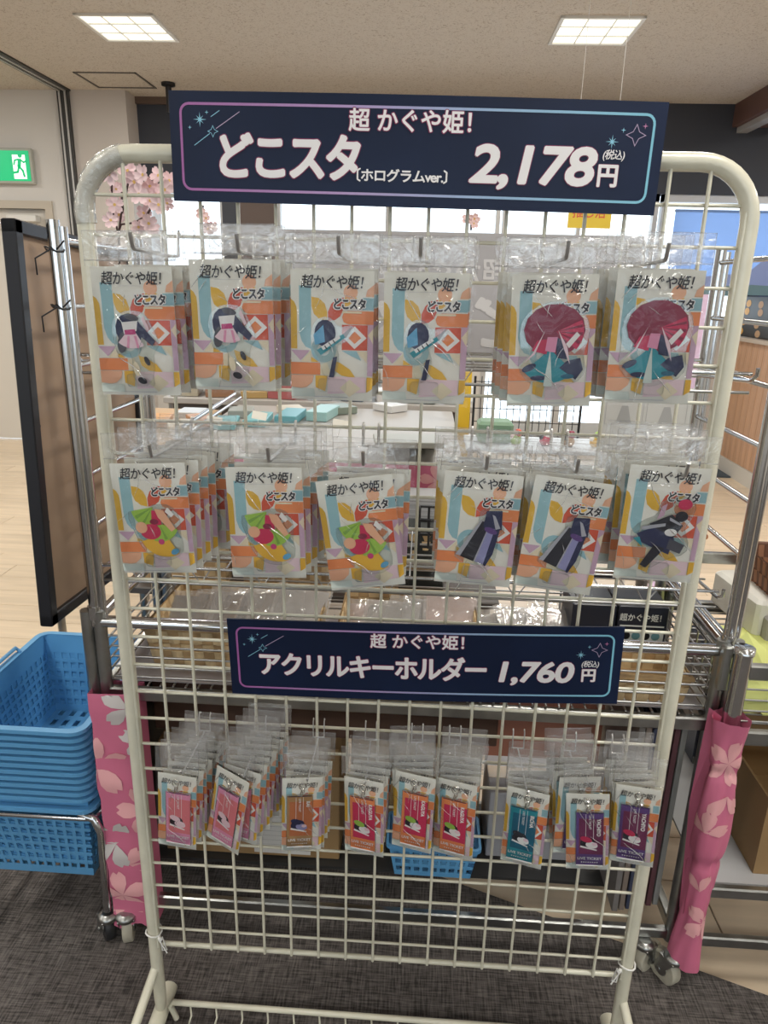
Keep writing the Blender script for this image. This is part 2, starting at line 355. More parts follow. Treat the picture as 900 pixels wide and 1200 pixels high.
cxm = hw - .10; q = eh / .26
sp.poly(ell(cxm + .01, .205 * q, .017, .017, n=14), yy - .001, 1)
limb(sp, [(cxm + .005, .178 * q), (cxm - .005, .125 * q)], .014, yy - .001, 1)
limb(sp, [(cxm - .002, .12 * q), (cxm + .022, .095 * q), (cxm + .03, .055 * q)], .008, yy - .001, 1)
limb(sp, [(cxm - .008, .12 * q), (cxm - .02, .085 * q), (cxm - .055, .08 * q)], .008, yy - .001, 1)
limb(sp, [(cxm + .005, .18 * q), (cxm + .035, .155 * q), (cxm + .055, .165 * q)], .006, yy - .001, 1)
limb(sp, [(cxm, .178 * q), (cxm - .035, .17 * q), (cxm - .045, .14 * q)], .006, yy - .001, 1)
sp.build('pictogram', [sw, mat('sign_green')], es)
# dark round bracket hanging at the ceiling by the large sign
br_ = PZ(197, 97, H)
o = tag(MB().tube([(br_.x, br_.y, H), (br_.x, br_.y, H - .02)], .05, 14).tube([(br_.x, br_.y, H - .02), (br_.x, br_.y, H - .2)], .022, 10).build('ceiling_bracket', BLACK),
        'black round ceiling bracket beside the left end of the large sign', 'bracket')
# wood slatted counter on the right and what stands on it
XCN = 2.52
ct = PX(880, 398, XCN).z
c_y0 = 3.6
cn = thing('slatted_counter', 'pale wood counter front of vertical slats at the right window side', 'counter', (XCN, 4.4, 0))
MB().box((.015, c_y0 - 4.4, 0), (.6, YB - 4.42, ct)).build('carcass', mat('counter_core', (.22, .14, .09), .6), cn)
MB().box((-.012, c_y0 - 4.4, 0), (.012, YB - 4.42, .12)).build('plinth', mat('plinth_white', (.6, .57, .52), .6), cn)
sl = MB().bbox((0, 0, .121), (.016, .094, ct - .02), .002).mesh('slat', mat('slat_wood', (.52, .31, .19), .5, var=.12, vscale=6, stretch=(6, 6, .5), rnd=.06))
yv = c_y0
while yv < YB - .1: link('slat', sl, cn, (-.0015, yv - 4.4, 0)); yv += .1
MB().box((-.03, c_y0 - 4.4, ct - .02), (.62, YB - 4.42, ct + .01)).build('countertop', mat('counter_top', (.5, .42, .34), .4), cn)
fz = PX(880, 346, XCN + .05).z
fb = thing('printed_box', 'black box with round cream food pictures on the slatted counter', 'box', (XCN + .04, 4.45, ct + .01))
MB().bbox((0, -.8, 0), (.35, .65, fz - ct - .01), .01).build('box_body', BLACK, fb)
fp = MB(); random.seed(3)
for i in range(26):
    yq = -.6 + .23 * (i % 6) + random.uniform(-.05, .05); zq = .04 + .07 * (i // 6) + random.uniform(-.015, .015)
    if zq > fz - ct - .04: continue
    fp.add([(-.0015, yq + .045 * math.cos(a * .6283), zq + .028 * math.sin(a * .6283)) for a in range(10)], [tuple(range(10))], i % 3)
fp.build('print', [mat('cream_print', (.7, .6, .45), .5), mat('tan_print', (.5, .3, .15), .5), mat('orange_print', (.75, .4, .08), .5)], fb)
m0 = PZ(848, 560, 0); m1 = PZ(855, 536, 0)
tag(MB().box((m0.x - .25, m0.y - .0, .001), (XCN - .02, 5.15, .012)).build('door_mat', mat('mat_blue_grey', (.06, .08, .10), .9, bump=.6, bscale=120, var=.5, vscale=90)),
    'dark blue grey floor mat in front of the slatted counter', 'mat')
# blue landscape board standing in the right window
bb = [PY(792, 245, YB - .12), PY(980, 350, YB - .12)]
lb = thing('landscape_board', 'large bright blue board with a snow capped mountain landscape at the right window', 'poster', ((bb[0].x + bb[1].x) / 2, YB - .12, bb[1].z))
W2 = (bb[1].x - bb[0].x) / 2; H2 = bb[0].z - bb[1].z
psm = mat('poster_sky', (.30, .48, .88), .6); _nt = psm.node_tree; _b = _nt.nodes['Principled BSDF']   # thin sheet, daylight comes through it
_t = _nt.nodes.new('ShaderNodeBsdfTranslucent'); _t.inputs[0].default_value = (.30, .48, .90, 1); _m = _nt.nodes.new('ShaderNodeMixShader'); _m.inputs[0].default_value = .45
_nt.links.new(_b.outputs[0], _m.inputs[1]); _nt.links.new(_t.outputs[0], _m.inputs[2]); _nt.links.new(_m.outputs[0], _nt.nodes['Material Output'].inputs[0])
MB().add([(-W2, 0, 0), (W2, 0, 0), (W2, 0, H2), (-W2, 0, H2)], [(0, 1, 2, 3)]).build('board', psm, lb)
MB().box((-W2, .001, H2 - .02), (W2, .02, H2)).box((-W2, .001, 0), (W2, .02, .02)).build('batten', ALU, lb)
lp = MB(); lp.poly([(-W2, .0), (W2, .0), (W2, H2 * .25), (W2 * .5, H2 * .48), (W2 * .2, H2 * .55), (-.05, H2 * .28), (-W2, H2 * .18)], -.002, 0)
lp.poly([(W2 * .34, H2 * .516), (W2 * .2, H2 * .55), (W2 * .1, H2 * .45), (W2 * .2, H2 * .5)], -.003, 1)
lp.poly([(-W2, 0), (W2, 0), (W2, H2 * .1), (0, H2 * .14), (-W2, H2 * .08)], -.004, 2)
lp.build('print', [mat('poster_mountain', (.25, .32, .6), .5), WHITE, mat('poster_green', (.14, .24, .28), .5)], lb)
vb = PY(828, 380, 2.3)
tag(MB().box((vb.x - .04, 2.3, PY(825, 505, 2.3).z), (vb.x + .05, 2.31, PY(828, 345, 2.3).z)).tube([(vb.x, 2.32, 0), (vb.x, 2.32, PY(828, 345, 2.3).z)], .008, 8).box((vb.x - .12, 2.22, 0), (vb.x + .12, 2.42, .012)).build('hanging_banner', mat('lilac_banner', (.68, .5, .68), .6, var=.12, vscale=30)),
    'narrow pale lilac hanging banner in front of the slatted counter', 'banner')
# ------------------------------------------------------------------ the ivory grid rack
ZT = 1.547
rk = thing('grid_display_rack', 'ivory enamelled wire grid display rack on splayed tube feet', 'display rack', (0, 0, 0))
R_ = .0115; XO = .4335; cr = .072
pts = [(-XO, 0, .07)]
pts += [(-XO, 0, ZT - cr)] + [(-XO + cr - cr * math.cos(a), 0, ZT - cr + cr * math.sin(a)) for a in [math.pi / 2 * i / 10 for i in range(1, 11)]]
pts += [(XO - cr + cr * math.sin(a), 0, ZT - cr + cr * math.cos(a)) for a in [math.pi / 2 * i / 10 for i in range(0, 11)]] + [(XO, 0, .07)]
MB().tube(pts, R_, 16).build('frame_tube', IVORY, rk)
for s in (-1, 1):
    # flattened lower end bolted to the foot
    MB().tube([(s * XO, 0, .09), (s * XO, 0, .06), (s * XO * 1.01, .002, .028)], [R_, R_ * .95, R_ * .55], 12).tube([(s * XO, -.013, .036), (s * XO, .012, .036)], .005, 8, 1).build('upright_end', [IVORY, DULLCH], rk)
    MB().tube([(s * (XO + .003), .055, .032), (s * (XO + .003), -.05, .028), (s * (XO + .004), -.42, .018)], .0155, 14).build('foot', IVORY, rk)
    MB().tube([(s * XO, .0, .158), (s * (XO + .004), -.012, .145), (s * (XO + .03), -.3, .03)], .0085, 10).build('brace', IVORY, rk)
# grid wires: every wire a part of its own
vw = MB().tube([(0, 0, .207), (0, 0, ZT - .005)], .0026, 6).mesh('vertical_wire', IVORY)
vs_ = MB().tube([(0, 0, .207), (0, 0, ZT - .045)], .003, 6).mesh('vertical_wire', IVORY)
for i in range(18): link('vertical_wire', vs_ if i in (0, 17) else vw, rk, (-.425 + i * .05, -.0045 if 0 < i < 17 else -.006, 0))
hw_ = MB().tube([(-.427, 0, 0), (.427, 0, 0)], .0026, 6).mesh('horizontal_wire', IVORY)
for r in range(1, 27): link('horizontal_wire', hw_, rk, (0, 0, ZT - .05 * r))
MB().tube([(-.418, 0, .210), (.418, 0, .210)], .0048, 10).build('bottom_rail', IVORY, rk)
for i, (x, r) in enumerate(((-.432, 1), (-.43, 12), (-.43, 24), (.432, 1), (.43, 13), (.43, 25))):
    MB().tube([(x - .004 * (1 if x > 0 else -1), -.004, ZT - .05 * r), (x + .004 * (1 if x > 0 else -1), -.004, ZT - .05 * r)], .006, 8).build('weld', IVORY, rk)
# low shelf basket of the rack in front of the feet
z = .062
sh = MB().tube([(-.405, .0, .02), (-.414, .0, z - .012), (-.409, .0, z), (.415, .0, z), (.42, .0, z - .012), (.41, 0, .02)], .0055, 8)
sh.build('shelf_rail', IVORY, rk)
sww = MB().tube([(0, -.001, z - .002), (.002, -.005, z - .025), (0, -.014, z - .032), (0, -.014, .028), (0, -.3, .02)], .0019, 5).mesh('shelf_wire', IVORY)
for i in range(16): link('shelf_wire', sww, rk, (-.375 + i * .05, 0, 0))
# crumpled clear tape on the upper left bend
tb = MB(); tp = []
for i in range(9):
    a = math.pi / 2 * (i - 1) / 8; tp.append((-XO + cr - cr * math.cos(a), 0, ZT - cr + cr * math.sin(a)))
tag(tb.tube(tp, [R_ * random.uniform(1.06, 1.2) for _ in tp], 14).build('tape', film('tape_film', .25, .8, 60, .2, .1), rk), 'crumpled clear tape on the upper left bend')
# zip ties
for s, zz in ((-1, .238), (1, .238)):
    t = tag(MB().tube([(s * XO + .0145 * math.cos(a * math.pi / 6), .0145 * math.sin(a * math.pi / 6), zz + .002 * math.sin(a)) for a in range(12)], .0017, 6, closed=True)
        .tube([(s * XO * .965, -.014, zz), (s * XO * .955, -.02, zz + .002)], .0035, 6).tube([(s * (XO - .016), -.018, zz), (s * (XO - .03), -.02, zz - .028)], .0013, 5)
        .tube([(s * (XO - .016), -.012, zz), (s * (XO - .018), -.012, .206), (s * (XO - .026), -.01, .206), (s * (XO - .02), -.012, zz)], .0013, 5).build('zip_tie', WHITE),
        'white zip tie holding the grid to the %s upright near the bottom' % ('left' if s < 0 else 'right'), 'zip tie', 'zip ties on the rack')
# ------------------------------------------------------------------ the two price boards
def grad(name, stops, rough=.4, axis=0, lo=-.3, hi=.3):
    m = mat(name, (.5, .5, .5), rough); nt = m.node_tree; L = nt.links; N = nt.nodes.new
    tc = N('ShaderNodeTexCoord'); sx = N('ShaderNodeSeparateXYZ'); mr = N('ShaderNodeMapRange'); mr.inputs['From Min'].default_value = lo; mr.inputs['From Max'].default_value = hi
    r = N('ShaderNodeValToRGB'); e = r.color_ramp.elements
    e[0].position = stops[0][0]; e[0].color = (*stops[0][1], 1); e[1].position = stops[-1][0]; e[1].color = (*stops[-1][1], 1)
    for p_, c_ in stops[1:-1]: x = e.new(p_); x.color = (*c_, 1)
    L.new(tc.outputs['Object'], sx.inputs[0]); L.new(sx.outputs[axis], mr.inputs[0]); L.new(mr.outputs[0], r.inputs[0]); L.new(r.outputs[0], nt.nodes['Principled BSDF'].inputs['Base Color']); return m
SIGNM = mat('navy_print', (.007, .014, .042), .38, var=.25, vscale=5, spec=.22)
BORD = grad('border_print', [(0, (.34, .10, .32)), (.35, (.42, .28, .52)), (.62, (.30, .42, .62)), (1, (.20, .52, .66))])
HALO = mat('halo_print', (.22, .015, .08), .45); TXT = mat('sign_text', (.80, .78, .78), .45)
SKY = mat('star_blue', (.25, .55, .70), .45); STW = mat('star_lilac', (.45, .35, .50), .45)
def star8(mb, x, z, r, mi, y):
    for i in range(4):
        a = i * math.pi / 4; d = (math.cos(a), math.sin(a)); n = (-d[1] * r * .1, d[0] * r * .1); q_ = r if i % 2 == 0 else r * .75
        mb.poly([(x + d[0] * q_, z + d[1] * q_), (x + n[0], z + n[1]), (x - d[0] * q_, z - d[1] * q_), (x - n[0], z - n[1])], y - i * .00002, mi)
def star4(x, z, r, k=.3, n=6):
    out = []
    for i in range(4):
        a = i * math.pi / 2; b = a + math.pi / 4
        out += [(x + r * math.cos(a), z + r * math.sin(a)), (x + r * k * math.cos(b), z + r * k * math.sin(b))]
    return out
def outline(mb, pts, t, mi, y):
    cx = sum(p[0] for p in pts) / len(pts); cz = sum(p[1] for p in pts) / len(pts)
    inn = [(cx + (p[0] - cx) * (1 - t), cz + (p[1] - cz) * (1 - t)) for p in pts]
    mb.add([(x, y, z_) for x, z_ in pts + inn], band(pts, inn), mi)
def line(mb, a, b, t, mi, y):
    d = (Vector(b) - Vector(a)).normalized(); n = Vector((-d.y, d.x)) * t / 2
    a = Vector(a); b = Vector(b); mb.poly([tuple(a + n), tuple(a - n), tuple(b - n), tuple(b + n)], y, mi)
def board(name, label, corners, ydepth, rows, w_, h_, pads):
    C = [PY(*q, ydepth) for q in corners]; cen = sum(C, Vector()) / 4
    xa = ((C[1] + C[2]) - (C[0] + C[3])).normalized()
    t = thing(name, label, 'sign', cen); t.rotation_euler = (0, -math.atan2(xa.z, xa.x), 0)
    n = 24; bm = MB()
    def bow(x): return -.006 * math.cos(x / w_ * math.pi) + (.004 if x > w_ * .33 else 0) * (x / w_ - .33)
    vs = []; 
    for i in range(n + 1):
        x = -w_ / 2 + w_ * i / n; y = bow(x)
        vs += [(x, y, -h_ / 2), (x, y, h_ / 2), (x, y + .003, h_ / 2), (x, y + .003, -h_ / 2)]
    fs = []
    for i in range(n):
        a = i * 4; b = a + 4
        fs += [(a, b, b + 1, a + 1), (a + 1, b + 1, b + 2, a + 2), (a + 2, b + 2, b + 3, a + 3), (a + 3, b + 3, b, a)]
    bm.add(vs, fs); bm.add(vs[:4], [(0, 1, 2, 3)]); bm.add(vs[-4:], [(3, 2, 1, 0)])
    bm.build('board', SIGNM, t)
    def warp(mb, off):
        mb.v = [(x, bow(x) + y - off, z_) for x, y, z_ in mb.v]; return mb
    # rounded border, cut finely so that it follows the bow
    p = pads; r = .012
    def fine(pts, n=6):
        out = []
        for i in range(len(pts)):
            a = pts[i]; b = pts[(i + 1) % len(pts)]; L_ = math.dist(a, b); k = max(1, int(L_ / .03))
            out += [(a[0] + (b[0] - a[0]) * j / k, a[1] + (b[1] - a[1]) * j / k) for j in range(k)]
        return out
    o_ = rrect(-w_ / 2 + p, -h_ / 2 + p, w_ / 2 - p, h_ / 2 - p, r); i_ = rrect(-w_ / 2 + p + .003, -h_ / 2 + p + .003, w_ / 2 - p - .003, h_ / 2 - p - .003, r - .003)
    oo = []; ii = []
    for k in range(len(o_)):
        a, b, c, d = o_[k], o_[(k + 1) % len(o_)], i_[k], i_[(k + 1) % len(o_)]; kk = max(1, int(math.dist(a, b) / .03))
        for j in range(kk): oo.append((a[0] + (b[0] - a[0]) * j / kk, a[1] + (b[1] - a[1]) * j / kk)); ii.append((c[0] + (d[0] - c[0]) * j / kk, c[1] + (d[1] - c[1]) * j / kk))
    bd = MB().add([(x, 0, z_) for x, z_ in oo + ii], band(oo, ii)); warp(bd, .0004).build('border', BORD, t)
    lx = -w_ / 2; rx = w_ / 2; s_ = h_ / .125; STM = [SKY, STW, mat('star_pink', (.5, .2, .38), .45)]
    def orn(name, f):
        a = MB(); f(a); warp(a, .0005).build(name, STM, t)
    orn('starburst', lambda a: star8(a, lx + .038, .031 * s_, .0085, 0, 0)); orn('starburst', lambda a: star8(a, rx - .062, .018 * s_, .008, 0, 0))
    for x, z_, r, mi in ((lx + .047, .039 * s_, .0025, 0), (lx + .025, .022 * s_, .0025, 0), (rx - .05, .031 * s_, .003, 0), (rx - .0245, .036 * s_, .0035, 2)): orn('sparkle', lambda a: a.poly(star4(x, z_, r, .25), 0, mi))
    for a_, b_, mi in (((lx + .052, .034), (lx + .063, .041), 0), ((lx + .03, .002), (lx + .05, .0155), 0), ((lx + .058, .021), (lx + .088, .040), 1)): orn('streak', lambda a: line(a, a_, b_, .0008, mi, 0))
    orn('star_outline', lambda a: outline(a, star4(lx + .054, .018, .007, .45), .2, 0, 0)); orn('star_outline', lambda a: outline(a, star4(rx - .0345, .026 * s_, .0125, .45), .14, 1, 0))
    for s, x, z_, size, off, halo, sh_, xs, sp_ in rows:
        if halo:
            a = MB(); text_into(a, s, x, z_, 0, 0, size=size, offset=off + halo, shear=sh_, xs=xs, space=sp_); warp(a, .0007).build('lettering_halo', HALO, t)
        a = MB(); text_into(a, s, x, z_, 0, 0, size=size, offset=off, shear=sh_, xs=xs, space=sp_); warp(a, .0010).build('lettering', TXT, t)
    return t
board('price_board', 'large navy price board reading 2,178 yen across the rack top', ((203, 107), (779, 121), (768, 251), (202, 234)), -.034,
      [('超 かぐや姫！', .004, .032, .0265, .0006, .0009, 0, 1, 1), ('どこスタ', -.153, -.013, .055, .0022, .0011, 0, .90, .86), ('〔ホログラムver.〕', -.012, -.028, .0155, .0005, 0, 0, 1.1, .88),
       ('2,178', .145, -.013, .058, .0020, .0009, .14, 1.24, .94), ('円', .2385, -.021, .0275, .0009, .0006, 0, 1, 1), ('(税込)', .243, .003, .0115, .0002, 0, .15, .95, .9)], .603, .1245, .0125)
board('price_board', 'smaller navy price board reading 1,760 yen across the rack middle', ((267, 724.7), (731, 734.5), (722.5, 825.8), (273, 813)), -.022,
      [('超 かぐや姫！', .0, .035, .0255, .0006, .0009, 0, 1, 1), ('アクリルキーホルダー', -.078, -.012, .0425, .0014, .0010, 0, .90, .86),
       ('1,760', .168, -.013, .0475, .0016, .0008, .14, 1.22, .94), ('円', .2535, -.017, .024, .0008, .0006, 0, 1, 1), ('(税込)', .2545, .003, .0115, .0002, 0, .15, .95, .9)], .603, .131, .0125)
# ------------------------------------------------------------------ hooks
def hook_mesh(L, up=.018, r=.0021, tabs=.022):
    m = MB()
    m.tube([(-tabs / 2, .006, .024), (-tabs / 2, .003, .028), (-tabs / 2, -.001, .024), (-tabs / 2, -.004, -.004)], r, 6)
    m.tube([(tabs / 2, .006, .024), (tabs / 2, .003, .028), (tabs / 2, -.001, .024), (tabs / 2, -.004, -.004)], r, 6)
    m.tube([(-tabs / 2, -.004, -.003), (tabs / 2, -.004, -.003)], r, 6)
    m.tube([(0, -.004, -.003), (0, -L + .006, 0), (0, -L + .002, .001), (0, -L, .004), (0, -L - .004, up)], r * 1.15, 8)
    return m.mesh('wire_hook', HOOKM)
ORD = ('leftmost', 'second', 'third', 'fourth', 'fifth', 'sixth', 'seventh', 'eighth', 'ninth')
def nth(i, n): return 'leftmost' if i == 0 else ('rightmost' if i == n - 1 else ORD[i] + ' from the left')
# ------------------------------------------------------------------ printed cards
def card_print(m, w, h, mi, y0=0):
    """pattern in unit coordinates (u to the right, v down) on a w x h card facing -y"""
    st = [0]
    def A(pts, c):
        st[0] += 1
        m.add([((min(1, max(0, u)) - .5) * w, y0 - .00006 * st[0], (.5 - min(1, max(0, v))) * h) for u, v in pts], [tuple(range(len(pts)))], mi[c])
    k = w / h
    def E(cu, cv, ru, c, a0=0, a1=360, rv=None, n=18):
        rv = ru * k if rv is None else rv
        A([(u, v) for u, v in ell(cu, cv, ru, rv, a0, a1, n)], c)
    A([(.1, .12), (.245, .12), (.245, .6), (.18, .585), (.13, .54), (.1, .47)], 'blu')
    A([(0, .22), (.04, .24), (.07, .28), (.075, .33), (.075, .6), (0, .6)], 'yel')
    A([(.25, .2), (.34, .21), (.41, .25), (.44, .31), (.44, .385), (.35, .37), (.28, .33), (.25, .27)], 'yel')
    A([(.45, .385), (.45, .31), (.49, .25), (.56, .21), (.64, .2), (.64, .28), (.60, .34), (.54, .37)], 'red')
    A([(.65, .2), (.8, .2), (.65, .29)], 'yel'); A([(.86, .2), (1, .2), (1, .29), (.86, .29)], 'blu')
    E(.72, .16, .085, 'pch'); A([(.9, .19), (.92, .14), (1, .1), (1, .19)], 'pch')
    A([(.69, .3), (1, .3), (1, .4), (.69, .4), (.64, .385), (.62, .35), (.64, .315)], 'org')
    A([(.62, .405), (.93, .405), (.93, .6), (.62, .6)], 'red')
    A([(.775, .415), (.92, .503), (.775, .59), (.63, .503)], 'wht'); A([(.775, .455), (.855, .503), (.775, .55), (.695, .503)], 'org')
    A([(.935, .4), (1, .4), (1, .8), (.935, .8)], 'lil'); A([(.935, .48), (1, .43), (1, .55)], 'crm')
    E(.40, .6, .155, 'blu'); E(.40, .6, .075, 'wht')
    A([(0, .61), (.23, .61), (.115, .69)], 'lil'); A([(.245, .61), (.245, .7), (.12, .7)], 'crm'); A([(.245, .66), (.34, .7), (.245, .7)], 'yel')
    A([(.62, .605), (.8, .605), (.86, .68), (.72, .64)], 'blu'); A([(.8, .605), (.93, .605), (.93, .7)], 'crm')
    A([(0, .705), (.36, .705), (.36, .8), (0, .8)], 'org'); A([(0, .805), (.28, .805), (.26, .86), (.19, .9), (.12, .91), (0, .9)], 'pch')
    A([(.36, .72), (.44, .70), (.5, .8), (.36, .8)], 'crm')
    A([(.5, .68), (.6, .70), (.72, .75), (.8, .82), (.62, .8), (.53, .76)], 'yel')
    A([(.3, .805), (.45, .805), (.42, .93), (.3, .9)], 'yel'); A([(.45, .81), (.92, .81), (.92, .93), (.45, .95)], 'lpk')
    A([(.72, .83), (.86, .9), (.72, .97), (.6, .9)], 'crm'); A([(.93, .81), (1, .81), (1, .9), (.93, .93)], 'yel')
    A([(0, .91), (.28, .91), (.3, .975), (0, .975)], 'pal')
    return y0 - .00006 * st[0] - .0001
CN = list(INK.keys()); CI = {c: i + 1 for i, c in enumerate(CN)}; CM = [PAPER] + [INK[c] for c in CN]
def make_card(w, h, standee=True):
    m = MB().box((-w / 2, 0, -h / 2), (w / 2, .0008, h / 2), 0)
    yt = card_print(m, w, h, CI, -.0001)
    if standee:
        text_into(m, '超かぐや姫！', .004, h * .405, yt, CI['blk'], size=.0165, shear=.15, xs=.88, offset=.0002, space=.9)
        m.poly([(-.02, h * .355), (.012, h * .355), (.012, h * .3565), (-.02, h * .3565)], yt, CI['gry'])
        text_into(m, 'どこスタ', .021, h * .245, yt - .0002, CI['wht'], size=.0135, offset=.0016, xs=.80, space=.84)
        text_into(m, 'どこスタ', .021, h * .245, yt - .0004, CI['blk'], size=.0135, offset=.0006, xs=.80, space=.84)
        m.poly(rrect(.012, h * .182, .036, h * .197, .001), yt - .0002, CI['crm'])
    else:
        text_into(m, '超かぐや姫！', .002, h * .405, yt, CI['blk'], size=.0105, shear=.15, xs=.88, offset=.0001, space=.9)
    m.poly([(-w * .22, -h * .475), (w * .2, -h * .475), (w * .2, -h * .471), (-w * .22, -h * .471)], yt, CI['gry'])
    return m.mesh('printed_card', CM)
SW, SH = .1, .153
KW, KH = .0615, .136
CARD = make_card(SW, SH); KCARD = make_card(KW, KH, False)
def sheet(w, z0, z1, amp, seed, d0, d1, nx=8, nz=14):
    """clear bag: front and back film, pinched along the edges"""
    rn = random.Random(seed); m = MB(); 
    for side, d in ((0, d0), (1, d1)):
        vs = []
        for j in range(nz + 1):
            for i in range(nx + 1):
                u = i / nx; v = j / nz; e = min(1, 5 * min(u, 1 - u)) * min(1, 5 * min(v, 1 - v)); edge = i in (0, nx) or j in (0, nz)
                vs.append(((u - .5) * w + (rn.uniform(-1, 1) * amp * .35 if not edge else rn.uniform(-1, 1) * .0006), d * e + (0 if edge else rn.uniform(-1, 1) * amp * (1 if side == 0 else .2)), z0 + (z1 - z0) * v))
        fs = [(j * (nx + 1) + i, j * (nx + 1) + i + 1, (j + 1) * (nx + 1) + i + 1, (j + 1) * (nx + 1) + i) for j in range(nz) for i in range(nx)]
        m.add(vs, fs, 0, True)
    return m
def creases(m, w, z0, z1, d, seed, n=5):
    rn = random.Random(seed * 31 + 5)
    for k in range(n):
        x, z = rn.uniform(-.46, .2) * w, rn.uniform(z0 + (z1 - z0) * .25, z1); a = rn.uniform(-1.3, -.5) if rn.random() < .7 else rn.uniform(-2.6, -1.8); pts = []
        for q in range(rn.randint(3, 6)):
            pts.append((x, d - rn.uniform(.0, .0008), z)); x += math.cos(a) * .009; z += math.sin(a) * .009; a += rn.uniform(-.25, .25)
            if abs(x) > w * .47 or not z0 < z < z1: break
        if len(pts) > 2: m.tube(pts, [.0001] + [rn.uniform(.0003, .0006)] * (len(pts) - 2) + [.0001], 4)
def bag_meshes(w, h, head, amp, dF, dB):
    out = []
    for sd in range(4):
        a = sheet(w, -h / 2 - .004, h / 2 + .006, amp, sd, dF, dB); k_ = len(a.f); creases(a, w, -h / 2, h / 2, dF - .001, sd); a.m[k_:] = [1] * (len(a.m) - k_); a = a.mesh('bag', [BAG, CREASE_GLINT])
        b = sheet(w, h / 2 + .006, h / 2 + head, amp * .8, sd + 50, -.0012, .0012, 8, 5)
        creases(b, w, h / 2 + .01, h / 2 + head - .004, -.003, sd + 9, 4)
        b.tube([(-w / 2, -.0012, h / 2 + .007), (w / 2, -.0012, h / 2 + .007)], .0007, 5).tube([(-w / 2, 0, h / 2 + head), (w / 2, 0, h / 2 + head)], .0004, 5)
        b.tube([(-w / 2, 0, h / 2), (-w / 2, 0, h / 2 + head)], .0004, 4).tube([(w / 2, 0, h / 2), (w / 2, 0, h / 2 + head)], .0004, 4)
        out.append((a, b.mesh('bag_header', BAGH)))
    return out
SBAG = bag_meshes(.111, SH, .040, .0016, -.0095, .003)
KBAG = bag_meshes(.068, KH, .052, .0012, -.0085, .002)
# decorative acrylic plates: clear blob with abstract colour fields
def fan(cx, cz, r, a0, a1, n=10): return [(cx, cz)] + ell(cx, cz, r, r, a0, a1, n)
def hull(pts, pad, n=28):
    cx = sum(p[0] for p in pts) / len(pts); cz = sum(p[1] for p in pts) / len(pts); out = []
    for i in range(n):
        a = 2 * math.pi * i / n; d = (math.cos(a), math.sin(a))
        s = max((p[0] - cx) * d[0] + (p[1] - cz) * d[1] for p in pts if True); t = max([((p[0] - cx) * d[0] + (p[1] - cz) * d[1]) for p in pts if abs(math.atan2((p[0] - cx) * d[1] - (p[1] - cz) * d[0], (p[0] - cx) * d[0] + (p[1] - cz) * d[1])) < .28] or [s * .5])
        out.append((cx + d[0] * (t + pad), cz + d[1] * (t + pad)))
    sm = [((out[i - 1][0] + 2 * out[i][0] + out[(i + 1) % n][0]) / 4, (out[i - 1][1] + 2 * out[i][1] + out[(i + 1) % n][1]) / 4) for i in range(n)]
    return sm
def plate(shapes):
    P = [p for s, c in shapes for p in s]; o = hull(P, .004)
    a = MB().prism(o, -.0042, -.0015, 0, 1)
    a.prism(rrect(-.016, -.066, .018, -.05, .004), -.0044, -.0016, 0, 1)
    b = MB()
    for i, (s, c) in enumerate(shapes): b.poly(s, -.0043 - .00008 * i, CI[c])
    return a.mesh('acrylic_plate', [CLEAR, RIM]), b.mesh('plate_print', CM)
mm = lambda L: [(x * .001, z * .001) for x, z in L]
def E_(cx, cz, rx, rz, rot=0, n=14): return ell(cx * .001, cz * .001, rx * .001, rz * .001, 0, 360, n, rot)
def F_(cx, cz, r, a0, a1): return fan(cx * .001, cz * .001, r * .001, a0, a1)
